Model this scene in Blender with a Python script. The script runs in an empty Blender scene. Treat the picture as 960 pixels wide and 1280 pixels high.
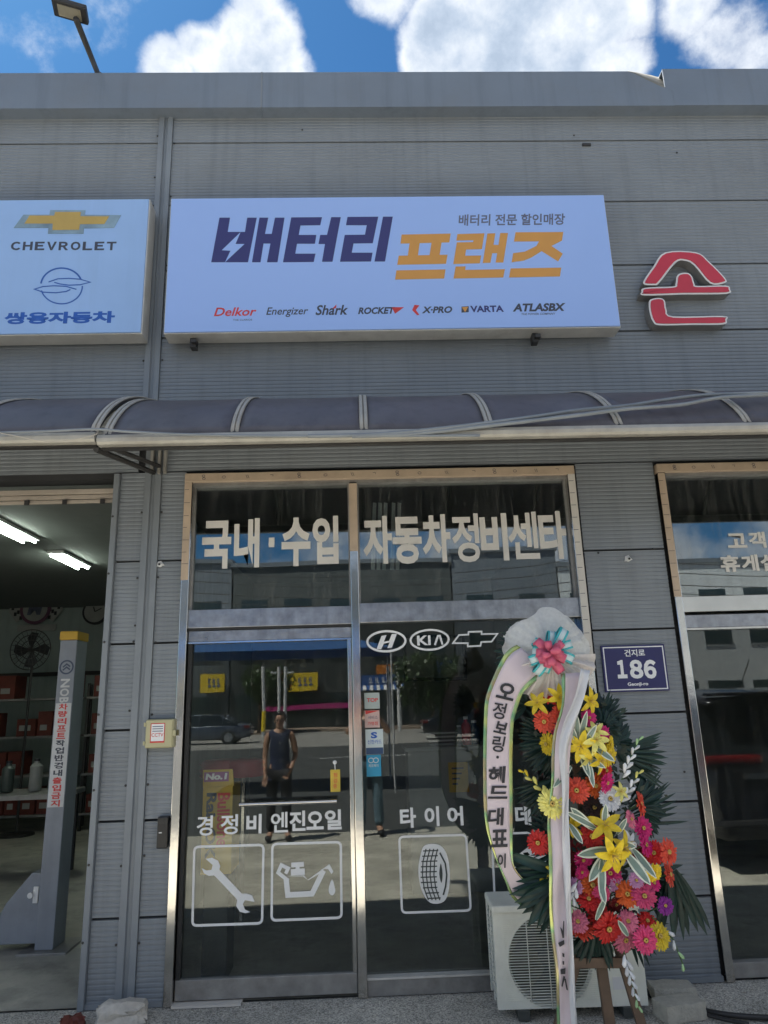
import bpy, math, random
from mathutils import Vector, Matrix
random.seed(7)
SC = bpy.context.scene
COL = SC.collection
R = math.radians
PI = math.pi

# ------------------------------------------------------------------ camera
CAM_D, CAM_H = 4.79, 1.65
FPX = 897.0                       # focal length in photo pixels (960 x 1280)
PITCH, YAW, ROLL = R(15.0), R(1.93), R(-1.81)
_cy, _sy, _cp, _sp = math.cos(YAW), math.sin(YAW), math.cos(PITCH), math.sin(PITCH)
FW = Vector((_sy*_cp, _cy*_cp, _sp))
_rt = Vector((_cy, -_sy, 0)); _up = _rt.cross(FW)
RT = _rt*math.cos(ROLL) + _up*math.sin(ROLL)
UP = -_rt*math.sin(ROLL) + _up*math.cos(ROLL)
CAMP = Vector((0, -CAM_D, CAM_H))
cd = bpy.data.cameras.new('camera'); cam = bpy.data.objects.new('camera', cd); COL.objects.link(cam)
m = Matrix((RT, UP, -FW)).transposed().to_4x4(); m.translation = CAMP
cam.matrix_world = m
cd.sensor_fit = 'VERTICAL'; cd.sensor_height = 36; cd.lens = FPX/1280*36
cd.clip_start = 0.02; cd.clip_end = 2000
SC.camera = cam

def ray(px, py): return (RT*(px-480) - UP*(py-640) + FW*FPX).normalized()
def W(px, py, Y=0.0):
    d = ray(px, py); t = (Y-CAMP.y)/d.y
    return CAMP + d*t
def G(px, py, Z=0.0):
    d = ray(px, py); t = (Z-CAMP.z)/d.z
    return CAMP + d*t
def PR(p):
    v = p-CAMP; z = v.dot(FW); return (480+FPX*v.dot(RT)/z, 640-FPX*v.dot(UP)/z)
def rect(x0, y0, x1, y1, Y=0.0):
    a, b, c, d = W(x0, y0, Y), W(x1, y0, Y), W(x0, y1, Y), W(x1, y1, Y)
    return (a.x+c.x)/2, (b.x+d.x)/2, (c.z+d.z)/2, (a.z+b.z)/2      # X0 X1 Z0 Z1
def vx(a, b, Y=0.0): return (W(*a, Y).x + W(*b, Y).x)/2
def hz(a, b, Y=0.0): return (W(*a, Y).z + W(*b, Y).z)/2
def pxm(Y=0.0): return FPX/(Y-CAMP.y)          # rough pixels per metre on a plane

# ------------------------------------------------------------------ light
SUN_EL, SUN_AZ = 62.0, -56.0      # azimuth from +Y (behind the shop) towards -X
sd = Vector((math.sin(R(SUN_AZ))*math.cos(R(SUN_EL)), math.cos(R(SUN_AZ))*math.cos(R(SUN_EL)), math.sin(R(SUN_EL))))
sl = bpy.data.lights.new('sun', 'SUN'); so = bpy.data.objects.new('sun', sl); COL.objects.link(so)
sl.energy = 5.0; sl.angle = R(0.53); sl.color = (1.0, .95, .87)
so.rotation_euler = (-sd).to_track_quat('-Z', 'Y').to_euler(); so.location = (0, 0, 30)

SC.view_settings.view_transform = 'Standard'; SC.view_settings.look = 'None'
SC.view_settings.gamma = 1; SC.view_settings.exposure = 1.8
SC.cycles.max_bounces = 8; SC.cycles.transparent_max_bounces = 16
SC.cycles.glossy_bounces = 4; SC.cycles.transmission_bounces = 6
SC.cycles.use_denoising = True

# ------------------------------------------------------------------ node helper
class NT:
    def __init__(s, tree): s.t = tree; s.t.nodes.clear()
    def n(s, typ, ins=None, **kw):
        nd = s.t.nodes.new(typ)
        for k, v in kw.items(): setattr(nd, k, v)
        for k, v in (ins or {}).items():
            i = nd.inputs[k]
            if isinstance(v, bpy.types.NodeSocket): s.t.links.new(v, i)
            else: i.default_value = v
        return nd
    def math(s, op, a, b=0.0, c=None, clamp=False):
        ins = {0: a, 1: b}
        if c is not None: ins[2] = c
        return s.n('ShaderNodeMath', ins, operation=op, use_clamp=clamp).outputs[0]
    def ramp(s, fac, stops, interp='LINEAR'):
        nd = s.n('ShaderNodeValToRGB', {'Fac': fac}); cr = nd.color_ramp; cr.interpolation = interp
        while len(cr.elements) > 1: cr.elements.remove(cr.elements[-1])
        cr.elements[0].position = stops[0][0]; cr.elements[0].color = (*stops[0][1], 1)
        for p, c in stops[1:]:
            e = cr.elements.new(p); e.color = (*c, 1)
        return nd.outputs[0]
    def mix(s, fac, a, b, mode='MIX'):
        nd = s.n('ShaderNodeMix', data_type='RGBA', blend_type=mode)
        for i, v in ((0, fac), (6, a), (7, b)):
            if isinstance(v, bpy.types.NodeSocket): s.t.links.new(v, nd.inputs[i])
            else: nd.inputs[i].default_value = v if i == 0 else (*v, 1) if len(v) == 3 else v
        return nd.outputs[2]

# ------------------------------------------------------------------ sky with clouds
world = bpy.data.worlds.new('World'); SC.world = world; world.use_nodes = True
w = NT(world.node_tree)
sky = w.n('ShaderNodeTexSky', sky_type='NISHITA', sun_disc=False, sun_elevation=R(SUN_EL), sun_rotation=R(SUN_AZ),
          air_density=1.0, dust_density=.6, ozone_density=1.6)
gen = w.n('ShaderNodeTexCoord').outputs['Generated']
n1 = w.n('ShaderNodeTexNoise', {'Vector': gen, 'Scale': 7.5, 'Detail': 12, 'Roughness': .58, 'Lacunarity': 2.1}).outputs[0]
n2 = w.n('ShaderNodeTexNoise', {'Vector': gen, 'Scale': 2.1, 'Detail': 3, 'Roughness': .5}).outputs[0]
n3 = w.n('ShaderNodeTexNoise', {'Vector': gen, 'Scale': 16, 'Detail': 8, 'Roughness': .6}).outputs[0]
# cumulus heaps behind the roof: (pixel, angular radius in degrees, weight)
heaps = [(215, 92, 2.6, 1.0), (258, 66, 2.5, 1.0), (305, 80, 4.2, 1.1), (345, 50, 2.6, 1.0), (362, 92, 2.6, 1.0),
         (318, 4, 2.4, .75), (355, 22, 1.2, .55), (480, -20, 3.2, .8), (560, 55, 4.2, 1.05), (610, 75, 5.5, 1.2), (690, 55, 5.5, 1.2), (660, -20, 6.5, 1.2),
         (748, 20, 4.0, 1.1), (760, 88, 3.3, 1.05), (520, 78, 1.8, .95), (870, -5, 3.0, .6), (915, 40, 3.6, .55), (955, 75, 2.8, .6)]
acc = None
for (hx, hy, rad, wt) in heaps:
    d = ray(hx, hy)
    dp = w.n('ShaderNodeVectorMath', {0: gen, 1: tuple(d)}, operation='DOT_PRODUCT').outputs['Value']
    r = w.n('ShaderNodeMapRange', {'Value': dp, 'From Min': math.cos(R(rad)), 'From Max': math.cos(R(rad*.35)), 'To Min': 0.0, 'To Max': wt}).outputs[0]
    acc = r if acc is None else w.math('MAXIMUM', acc, r)
far = w.math('MULTIPLY', w.math('SUBTRACT', n2, .43), 2.4)  # out-of-view cloud cover, thickened to add neutral light to the shade
# the modelled patch of sky fades into free clouds elsewhere
dc = w.n('ShaderNodeVectorMath', {0: gen, 1: tuple(ray(480, 40))}, operation='DOT_PRODUCT').outputs['Value']
infr = w.n('ShaderNodeMapRange', {'Value': dc, 'From Min': math.cos(R(52)), 'From Max': math.cos(R(38))}).outputs[0]
base = w.math('ADD', w.math('MULTIPLY', infr, w.math('SUBTRACT', acc, .32)), w.math('MULTIPLY', w.math('SUBTRACT', 1.0, infr), far))
cov = w.math('ADD', base, w.math('MULTIPLY', w.math('SUBTRACT', n1, .5), 2.3))
dens = w.n('ShaderNodeMapRange', {'Value': cov, 'From Min': -.10, 'From Max': .52}, interpolation_type='SMOOTHSTEP').outputs[0]
thick = w.n('ShaderNodeMapRange', {'Value': w.math('ADD', cov, w.math('MULTIPLY', w.math('SUBTRACT', n3, .5), 1.7)), 'From Min': .12, 'From Max': 1.15}).outputs[0]
ccol = w.ramp(thick, [(0, (3.3, 3.5, 3.75)), (.22, (3.3, 3.45, 3.65)), (.5, (2.6, 2.85, 3.2)), (.8, (1.9, 2.25, 2.75)), (1, (1.6, 1.95, 2.45))])
skyc = w.mix(dens, w.mix(1.0, sky.outputs[0], (.13, .29, .41), 'MULTIPLY'), ccol)
bg = w.n('ShaderNodeBackground', {'Color': skyc, 'Strength': .09})
wo = w.n('ShaderNodeOutputWorld', {'Surface': bg.outputs[0]})

# ------------------------------------------------------------------ materials
MATS = {}
def mat(name, col=(.5, .5, .5), rough=.5, metal=0.0, var=.12, orand=0.0, vscale=6.0, bump=0.0, bscale=60.0, streak=0.0, spec=.5,
        dirt=None, trans=0.0, emit=None, coat=0.0, aniso=None, sheen=0.0):
    if name in MATS: return MATS[name]
    mt = bpy.data.materials.new(name); mt.use_nodes = True; MATS[name] = mt
    t = NT(mt.node_tree)
    co = t.n('ShaderNodeTexCoord').outputs['Object']
    geo = t.n('ShaderNodeNewGeometry').outputs['Position']
    nz = t.n('ShaderNodeTexNoise', {'Vector': geo, 'Scale': vscale, 'Detail': 6, 'Roughness': .6}).outputs[0]
    lo = tuple(c*(1-var) for c in col); hi = tuple(min(1, c*(1+var)) for c in col)
    c = t.ramp(nz, [(.3, lo), (.7, hi)])
    if streak:
        mp = t.n('ShaderNodeMapping', {'Vector': geo, 'Scale': (7, 7, .35)}).outputs[0]
        st = t.n('ShaderNodeTexNoise', {'Vector': mp, 'Scale': 1.6, 'Detail': 5, 'Roughness': .6}).outputs[0]
        sf = t.n('ShaderNodeMapRange', {'Value': st, 'From Min': .5, 'From Max': .75, 'To Max': streak}).outputs[0]
        c = t.mix(sf, c, tuple(x*.45 for x in col))
    if dirt:
        dn = t.n('ShaderNodeTexNoise', {'Vector': geo, 'Scale': 2.3, 'Detail': 8, 'Roughness': .7}).outputs[0]
        df = t.n('ShaderNodeMapRange', {'Value': dn, 'From Min': .5, 'From Max': .72, 'To Max': dirt[1]}).outputs[0]
        c = t.mix(df, c, dirt[0])
    if orand:
        rv = t.n('ShaderNodeObjectInfo').outputs['Random']
        sc_ = t.n('ShaderNodeMapRange', {'Value': rv, 'To Min': 1-orand, 'To Max': 1+orand}).outputs[0]
        c = t.n('ShaderNodeVectorMath', {0: c, 'Scale': sc_}, operation='SCALE').outputs[0]
    p = t.n('ShaderNodeBsdfPrincipled', {'Base Color': c, 'Metallic': metal, 'Specular IOR Level': spec})
    rr = t.n('ShaderNodeMapRange', {'Value': nz, 'To Min': max(.02, rough*.8), 'To Max': min(1, rough*1.2)}).outputs[0]
    t.t.links.new(rr, p.inputs['Roughness'])
    if coat: p.inputs['Coat Weight'].default_value = coat; p.inputs['Coat Roughness'].default_value = .05
    if trans: p.inputs['Subsurface Weight'].default_value = 0
    if emit: p.inputs['Emission Color'].default_value = (*emit[0], 1); p.inputs['Emission Strength'].default_value = emit[1]
    if bump:
        bn = t.n('ShaderNodeTexNoise', {'Vector': geo, 'Scale': bscale, 'Detail': 4}).outputs[0]
        b = t.n('ShaderNodeBump', {'Height': bn, 'Strength': bump, 'Distance': .01}).outputs[0]
        t.t.links.new(b, p.inputs['Normal'])
    out = p.outputs[0]
    if trans:
        tr = t.n('ShaderNodeBsdfTranslucent', {'Color': c}).outputs[0]
        out = t.n('ShaderNodeMixShader', {0: trans, 1: out, 2: tr}).outputs[0]
    t.n('ShaderNodeOutputMaterial', {'Surface': out})
    return mt

def glass_mat(name, tint, base, dirty=0.0, wavy=.0):
    mt = bpy.data.materials.new(name); mt.use_nodes = True; MATS[name] = mt
    t = NT(mt.node_tree)
    geo = t.n('ShaderNodeNewGeometry').outputs['Position']
    fr = t.n('ShaderNodeFresnel', {'IOR': 1.5}).outputs[0]
    nrm = None
    if wavy:
        wn = t.n('ShaderNodeTexNoise', {'Vector': geo, 'Scale': 1.3, 'Detail': 1}).outputs[0]
        nrm = t.n('ShaderNodeBump', {'Height': wn, 'Strength': wavy, 'Distance': .02}).outputs[0]
    fac = t.math('ADD', base, fr, clamp=True)
    tb = t.n('ShaderNodeBsdfTransparent', {'Color': (*tint, 1)}).outputs[0]
    gi = {'Color': (.93, .97, .96, 1), 'Roughness': 0.0}
    if nrm: gi['Normal'] = nrm
    gl = t.n('ShaderNodeBsdfGlossy', gi).outputs[0]
    s = t.n('ShaderNodeMixShader', {0: fac, 1: tb, 2: gl}).outputs[0]
    if dirty:
        mp = t.n('ShaderNodeMapping', {'Vector': geo, 'Scale': (9, 9, .8)}).outputs[0]
        st = t.n('ShaderNodeTexNoise', {'Vector': mp, 'Scale': 3, 'Detail': 6, 'Roughness': .7}).outputs[0]
        df = t.n('ShaderNodeMapRange', {'Value': st, 'From Min': .48, 'From Max': .8, 'To Max': dirty}).outputs[0]
        dd = t.n('ShaderNodeBsdfDiffuse', {'Color': (.35, .35, .33, 1)}).outputs[0]
        s = t.n('ShaderNodeMixShader', {0: df, 1: s, 2: dd}).outputs[0]
    t.n('ShaderNodeOutputMaterial', {'Surface': s})
    return mt

def alpha_cloth(name, col, alpha):
    mt = bpy.data.materials.new(name); mt.use_nodes = True; MATS[name] = mt
    t = NT(mt.node_tree)
    df = t.n('ShaderNodeBsdfDiffuse', {'Color': (*col, 1)}).outputs[0]
    tl = t.n('ShaderNodeBsdfTranslucent', {'Color': (*col, 1)}).outputs[0]
    a = t.n('ShaderNodeMixShader', {0: .4, 1: df, 2: tl}).outputs[0]
    tr = t.n('ShaderNodeBsdfTransparent').outputs[0]
    wv = t.n('ShaderNodeTexNoise', {'Vector': t.n('ShaderNodeNewGeometry').outputs['Position'], 'Scale': 55, 'Detail': 3}).outputs[0]
    fc = t.n('ShaderNodeMapRange', {'Value': wv, 'To Min': alpha-.15, 'To Max': alpha+.15}).outputs[0]
    s = t.n('ShaderNodeMixShader', {0: fc, 1: tr, 2: a}).outputs[0]
    t.n('ShaderNodeOutputMaterial', {'Surface': s})
    return mt

def asphalt_mat(name, c0, c1, sc=140.0, bump=.5, patch=.25):
    mt = bpy.data.materials.new(name); mt.use_nodes = True; MATS[name] = mt
    t = NT(mt.node_tree)
    geo = t.n('ShaderNodeNewGeometry').outputs['Position']
    v = t.n('ShaderNodeTexVoronoi', {'Vector': geo, 'Scale': sc}).outputs['Color']
    sv = t.n('ShaderNodeSeparateColor', {0: v}).outputs[0]
    c = t.ramp(sv, [(0, c0), (1, c1)])
    n = t.n('ShaderNodeTexNoise', {'Vector': geo, 'Scale': 1.7, 'Detail': 8, 'Roughness': .65}).outputs[0]
    pf = t.n('ShaderNodeMapRange', {'Value': n, 'From Min': .35, 'From Max': .7, 'To Min': 1-patch, 'To Max': 1+patch}).outputs[0]
    c = t.n('ShaderNodeVectorMath', {0: c, 'Scale': pf}, operation='SCALE').outputs[0]
    h = t.n('ShaderNodeTexNoise', {'Vector': geo, 'Scale': sc*.8, 'Detail': 3}).outputs[0]
    b = t.n('ShaderNodeBump', {'Height': h, 'Strength': bump, 'Distance': .006}).outputs[0]
    p = t.n('ShaderNodeBsdfPrincipled', {'Base Color': c, 'Roughness': .9, 'Normal': b})
    t.n('ShaderNodeOutputMaterial', {'Surface': p.outputs[0]})
    return mt

M = {}
M['panel'] = mat('wall_panel_paint', (.225, .246, .268), .42, var=.10, vscale=1.1, orand=.05, streak=.3, bump=.12, bscale=6, dirt=((.18, .18, .175), .35))
M['flash'] = mat('flashing_paint', (.225, .245, .265), .4, var=.08, vscale=3, streak=.25)
M['gap'] = mat('panel_backing', (.03, .03, .032), .7)
M['coping'] = mat('coping_paint', (.185, .22, .27), .38, var=.08, vscale=1.2, streak=.3, dirt=((.17, .17, .17), .3))
M['steel'] = mat('stainless_steel', (.62, .60, .57), .13, metal=1.0, var=.06, vscale=4, bump=.12, bscale=5, dirt=((.35, .33, .3), .25))
M['steel_film'] = mat('steel_with_old_film', (.36, .37, .40), .3, metal=.75, var=.25, vscale=12, streak=.5, bump=.25, bscale=18, dirt=((.22, .22, .22), .6))
M['steel_dirty'] = mat('scuffed_steel', (.30, .29, .275), .42, metal=.35, var=.2, vscale=10, dirt=((.14, .13, .12), .7))
M['tan_overlay'] = mat('tan_frame_overlay', (.52, .40, .29), .5, var=.12, vscale=7, dirt=((.28, .2, .14), .35))
M['gasket'] = mat('black_gasket', (.02, .02, .02), .6)
M['glass'] = glass_mat('tinted_window_glass', (.92, .94, .93), .01, dirty=.05, wavy=.05)
M['glass_top'] = glass_mat('tinted_transom_glass', (.88, .90, .90), .11, dirty=.18, wavy=.04)
M['vinyl'] = mat('white_vinyl', (.80, .80, .79), .5, var=.03, emit=None)
M['vinyl_cream'] = mat('cream_vinyl', (.72, .68, .62), .5, var=.05)
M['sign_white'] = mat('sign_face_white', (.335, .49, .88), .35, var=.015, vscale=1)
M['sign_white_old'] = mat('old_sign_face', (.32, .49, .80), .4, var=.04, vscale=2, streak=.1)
M['sign_edge'] = mat('sign_aluminium_edge', (.62, .60, .56), .45, metal=.2, var=.1, dirt=((.3, .27, .23), .5))
M['navy'] = mat('navy_print', (.035, .037, .16), .45, var=.04)
M['orange'] = mat('ochre_print', (.63, .30, .065), .45, var=.03)
M['dark_print'] = mat('dark_print', (.05, .055, .08), .45)
M['grey_print'] = mat('grey_print', (.12, .13, .19), .45)
M['red_print'] = mat('red_print', (.62, .045, .04), .45)
M['blue_print'] = mat('blue_print', (.02, .10, .42), .45)
M['gold_print'] = mat('gold_print', (.50, .34, .09), .4, var=.08, vscale=5)
M['silver_print'] = mat('silver_print', (.22, .32, .40), .35, var=.3, vscale=5)
M['yellow_print'] = mat('yellow_print', (.75, .50, .02), .45)
M['white_print'] = mat('white_print', (.82, .82, .82), .45, var=.02)
M['letter_red'] = mat('letter_red_face', (.55, .03, .06), .35, var=.06)
M['letter_rim'] = mat('letter_white_rim', (.74, .73, .72), .4, var=.05)
M['letter_side'] = mat('letter_side', (.28, .27, .26), .4, metal=.4, var=.2)
M['awning'] = mat('brown_polycarbonate', (.12, .108, .116), .42, streak=.5, var=.15, vscale=2, dirt=((.24, .22, .215), .3), spec=.3, bump=.05, bscale=3)
M['awning_strip'] = mat('beige_awning_strip', (.44, .40, .34), .5, var=.12, vscale=10, dirt=((.2, .17, .14), .4))
M['awning_pipe'] = mat('awning_front_pipe', (.40, .38, .34), .4, metal=.2, var=.15, vscale=9, dirt=((.17, .14, .11), .45))
M['dark_metal'] = mat('dark_painted_metal', (.035, .033, .032), .5)
M['cable'] = mat('grey_cable', (.22, .24, .26), .5)
M['asphalt'] = asphalt_mat('forecourt_asphalt', (.20, .19, .165), (.74, .70, .62), 150, 1.0, .3)
M['road'] = asphalt_mat('road_asphalt', (.22, .215, .20), (.32, .31, .29), 60, .3, .12)
M['forecourt'] = asphalt_mat('forecourt_concrete', (.36, .345, .295), (.50, .48, .41), 90, .35, .3)
M['shade_road'] = asphalt_mat('shade_toned_asphalt', (.035, .04, .04), (.075, .08, .08), 60, .3, .2)  # road band beyond the forecourt, darkened in colour to stand for shade
M['paving'] = asphalt_mat('pavement_blocks', (.22, .17, .13), (.34, .27, .21), 30, .4, .2)
M['garage_floor'] = mat('garage_concrete', (.38, .36, .31), .6, var=.25, vscale=3, bump=.2, bscale=30, dirt=((.09, .085, .08), .7))
M['conc'] = mat('concrete_block', (.50, .47, .40), .9, var=.15, vscale=25, bump=.9, bscale=90, dirt=((.22, .2, .17), .4))
M['rock'] = mat('pale_rock', (.55, .51, .45), .9, var=.2, vscale=14, bump=.9, bscale=40)

# ------------------------------------------------------------------ geometry helpers
WL = {}                                     # world location of every object made here
class MB:
    def __init__(s): s.v = []; s.f = []; s.uv = None
    k = 0
    def add(s, vs, fs):
        o = len(s.v); s.v += [Vector(p) for p in vs]; s.f += [tuple(i+o for i in f) for f in fs]; return s
    def box(s, x0, x1, y0, y1, z0, z1):
        x0, x1 = min(x0, x1), max(x0, x1); y0, y1 = min(y0, y1), max(y0, y1); z0, z1 = min(z0, z1), max(z0, z1)
        return s.add([(x0, y0, z0), (x1, y0, z0), (x1, y1, z0), (x0, y1, z0), (x0, y0, z1), (x1, y0, z1), (x1, y1, z1), (x0, y1, z1)],
                     [(0, 3, 2, 1), (4, 5, 6, 7), (0, 1, 5, 4), (1, 2, 6, 5), (2, 3, 7, 6), (3, 0, 4, 7)])
    def prism(s, pts, d):                   # closed loop of 3-D points, extruded along vector d
        n = len(pts); d = Vector(d); pts = [Vector(p) for p in pts]
        nr = Vector()
        for i in range(n): nr += pts[i].cross(pts[(i+1) % n])
        if nr.dot(d) > 0: pts = pts[::-1]
        f = [tuple(range(n)), tuple(range(2*n-1, n-1, -1))] + [(i, i+n, (i+1) % n+n, (i+1) % n) for i in range(n)]
        return s.add(pts+[p+d for p in pts], f)
    def tube(s, pts, r, seg=8, caps=True, closed=False):
        pts = [Vector(p) for p in pts]; n = len(pts); rs = r if isinstance(r, (list, tuple)) else [r]*n
        o = len(s.v); last = None
        for i, p in enumerate(pts):
            a = pts[(i-1) % n] if (closed or i) else p; b = pts[(i+1) % n] if (closed or i < n-1) else p
            t = (b-a).normalized()
            if last is None:
                ref = Vector((0, 0, 1)) if abs(t.z) < .9 else Vector((1, 0, 0)); u = t.cross(ref).normalized()
            else:
                u = (last - t*last.dot(t)).normalized()
            last = u; v = t.cross(u)
            for k in range(seg):
                an = 2*PI*k/seg; s.v.append(p + (u*math.cos(an)+v*math.sin(an))*rs[i])
        m_ = n if closed else n-1
        for i in range(m_):
            for k in range(seg):
                a = o+i*seg+k; b = o+i*seg+(k+1) % seg; c = o+((i+1) % n)*seg+(k+1) % seg; d = o+((i+1) % n)*seg+k
                s.f.append((a, b, c, d))
        if caps and not closed:
            s.f.append(tuple(o+k for k in range(seg))[::-1]); s.f.append(tuple(o+(n-1)*seg+k for k in range(seg)))
        return s
    def lathe(s, c, prof, seg=20, axis='Z'):
        o = len(s.v); c = Vector(c)
        for (r, h) in prof:
            for k in range(seg):
                a = 2*PI*k/seg; x, y = r*math.cos(a), r*math.sin(a)
                s.v.append(c + (Vector((x, y, h)) if axis == 'Z' else Vector((x, h, y)) if axis == 'Y' else Vector((h, x, y))))
        for i in range(len(prof)-1):
            for k in range(seg):
                q = (o+i*seg+k, o+i*seg+(k+1) % seg, o+(i+1)*seg+(k+1) % seg, o+(i+1)*seg+k)
                s.f.append(q if axis == 'Z' or axis == 'X' else q[::-1])
        s.f.append(tuple(o+k for k in range(seg))); s.f.append(tuple(o+(len(prof)-1)*seg+k for k in range(seg)))
        return s
    def ball(s, c, r, seg=12, rings=8, sc=(1, 1, 1)):
        o = len(s.v); c = Vector(c)
        s.v.append(c+Vector((0, 0, r*sc[2])))
        for i in range(1, rings):
            a = PI*i/rings
            for k in range(seg):
                b = 2*PI*k/seg
                s.v.append(c+Vector((r*sc[0]*math.sin(a)*math.cos(b), r*sc[1]*math.sin(a)*math.sin(b), r*sc[2]*math.cos(a))))
        s.v.append(c-Vector((0, 0, r*sc[2])))
        for k in range(seg): s.f.append((o, o+1+k, o+1+(k+1) % seg))
        for i in range(rings-2):
            for k in range(seg):
                a = o+1+i*seg; s.f.append((a+k, a+seg+k, a+seg+(k+1) % seg, a+(k+1) % seg))
        e = o+1+(rings-2)*seg
        for k in range(seg): s.f.append((e+k, e+seg, e+(k+1) % seg))
        return s
    def sheet(s, rows, thick=0.0):          # grid of points
        o = len(s.v); nr, nc = len(rows), len(rows[0])
        for r_ in rows: s.v += [Vector(p) for p in r_]
        for i in range(nr-1):
            for j in range(nc-1):
                s.f.append((o+i*nc+j, o+i*nc+j+1, o+(i+1)*nc+j+1, o+(i+1)*nc+j))
        return s
    def xform(s, mtx): s.v = [mtx @ p for p in s.v]; return s
    def build(s, name, material, parent=None, smooth=False, bevel=0.0, solid=0.0, keep=False, auto=None):
        me = bpy.data.meshes.new(name)
        if keep: c = Vector((0, 0, 0))
        else:
            xs = [p.x for p in s.v]; ys = [p.y for p in s.v]; zs = [p.z for p in s.v]
            c = Vector(((min(xs)+max(xs))/2, (min(ys)+max(ys))/2, (min(zs)+max(zs))/2))
            if parent is None: c.z = min(zs)
        me.from_pydata([p-c for p in s.v], [], s.f); me.update()
        if smooth:
            for p in me.polygons: p.use_smooth = True
            if auto: me.set_sharp_from_angle(angle=R(auto))
        me.materials.append(material)
        o = bpy.data.objects.new(name, me); COL.objects.link(o)
        WL[o] = c
        if parent is not None:
            o.parent = parent; o.location = c - WL[parent]
        else: o.location = c
        if bevel:
            b = o.modifiers.new('bevel', 'BEVEL'); b.width = bevel; b.segments = 2; b.limit_method = 'ANGLE'; b.angle_limit = R(40)
        if solid:
            b = o.modifiers.new('solid', 'SOLIDIFY'); b.thickness = solid; b.offset = 0
        return o

def tag(o, label=None, cat=None, group=None, kind=None):
    if label: o['label'] = label
    if cat: o['category'] = cat
    if group: o['group'] = group
    if kind: o['kind'] = kind
    return o
def thing(name, loc, label, cat, group=None):
    o = bpy.data.objects.new(name, None); COL.objects.link(o); o.location = loc; WL[o] = Vector(loc); o.empty_display_size = .2
    return tag(o, label, cat, group)
def struct(o): o['kind'] = 'structure'; return o

# --- flat marks: everything is written on the plane y = Y, facing -Y
def catmull(pts, n=5):
    out = []; k = len(pts)
    for i in range(k):
        p0, p1, p2, p3 = (Vector(pts[(i+j-1) % k]) for j in range(4))
        for t in range(n):
            u = t/n
            out.append(.5*((2*p1)+(p2-p0)*u+(2*p0-5*p1+4*p2-p3)*u*u+(3*p1-p0-3*p2+p3)*u**3))
    return out
def offset_loop(pts, d):                    # 2-D loop, positive d = inward
    n = len(pts); ar = sum(pts[i].x*pts[(i+1) % n].y-pts[(i+1) % n].x*pts[i].y for i in range(n))
    sg = 1 if ar > 0 else -1; out = []
    for i in range(n):
        a = (pts[i]-pts[i-1]).normalized(); b = (pts[(i+1) % n]-pts[i]).normalized()
        t = (a+b).normalized(); nn = Vector((-t.y, t.x))*sg
        k = max(.5, nn.dot(Vector((-a.y, a.x))*sg)); out.append(pts[i]+nn*d/k)
    return out
def plate(mb, pts, Y, th=.0015):            # pts (x, z)
    return mb.prism([(p[0], Y, p[1]) for p in pts], (0, -th, 0))
def px_poly(mb, pts, Y, th=.0015, zoom=None):
    if zoom: z, ox, oy = zoom; pts = [(ox+p[0]/z, oy+p[1]/z) for p in pts]
    q = [W(p[0], p[1], Y) for p in pts]; mb.k += 1
    return plate(mb, [(v.x, v.z) for v in q], Y, th+.0002*(mb.k-1))
def stroke(mb, pts, wd, Y, th=.0015, closed=False):     # pts (x, z) polyline -> flat band
    pts = [Vector(p) for p in pts]; n = len(pts); L = []; Rr = []; mb.k += 1; th += .0002*(mb.k-1)
    for i in range(n):
        a = (pts[i]-pts[i-1]) if (i or closed) else (pts[1]-pts[0])
        b = (pts[(i+1) % n]-pts[i]) if (i < n-1 or closed) else (pts[-1]-pts[-2])
        a = a.normalized(); b = b.normalized(); t = (a+b)
        t = t.normalized() if t.length > 1e-6 else a
        nn = Vector((-t.y, t.x)); k = max(.45, nn.dot(Vector((-a.y, a.x))))
        L.append(pts[i]+nn*wd/2/k); Rr.append(pts[i]-nn*wd/2/k)
    m_ = n if closed else n-1
    for i in range(m_):
        j = (i+1) % n
        plate(mb, [L[i], L[j], Rr[j], Rr[i]], Y, th)
    return mb
def px_stroke(mb, pts, wpx, Y, th=.0015, closed=False, zoom=None):
    if zoom: z, ox, oy = zoom; pts = [(ox+p[0]/z, oy+p[1]/z) for p in pts]; wpx = wpx/z
    q = [W(p[0], p[1], Y) for p in pts]
    return stroke(mb, [(v.x, v.z) for v in q], wpx/pxm(Y)*1.02, Y, th, closed)
def text_mesh(s, bold=0.0, shear=0.0, ext=0.0):
    c = bpy.data.curves.new('txt', 'FONT'); c.body = s; c.offset = bold; c.shear = shear; c.resolution_u = 3
    c.size = 1.0
    o = bpy.data.objects.new('txt', c); COL.objects.link(o)
    dg = bpy.context.evaluated_depsgraph_get(); dg.update()
    me = bpy.data.meshes.new_from_object(o.evaluated_get(dg))
    vs = [v.co.copy() for v in me.vertices]; fs = [tuple(p.vertices) for p in me.polygons]
    COL.objects.unlink(o); bpy.data.objects.remove(o); bpy.data.curves.remove(c); bpy.data.meshes.remove(me)
    return vs, fs
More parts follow.
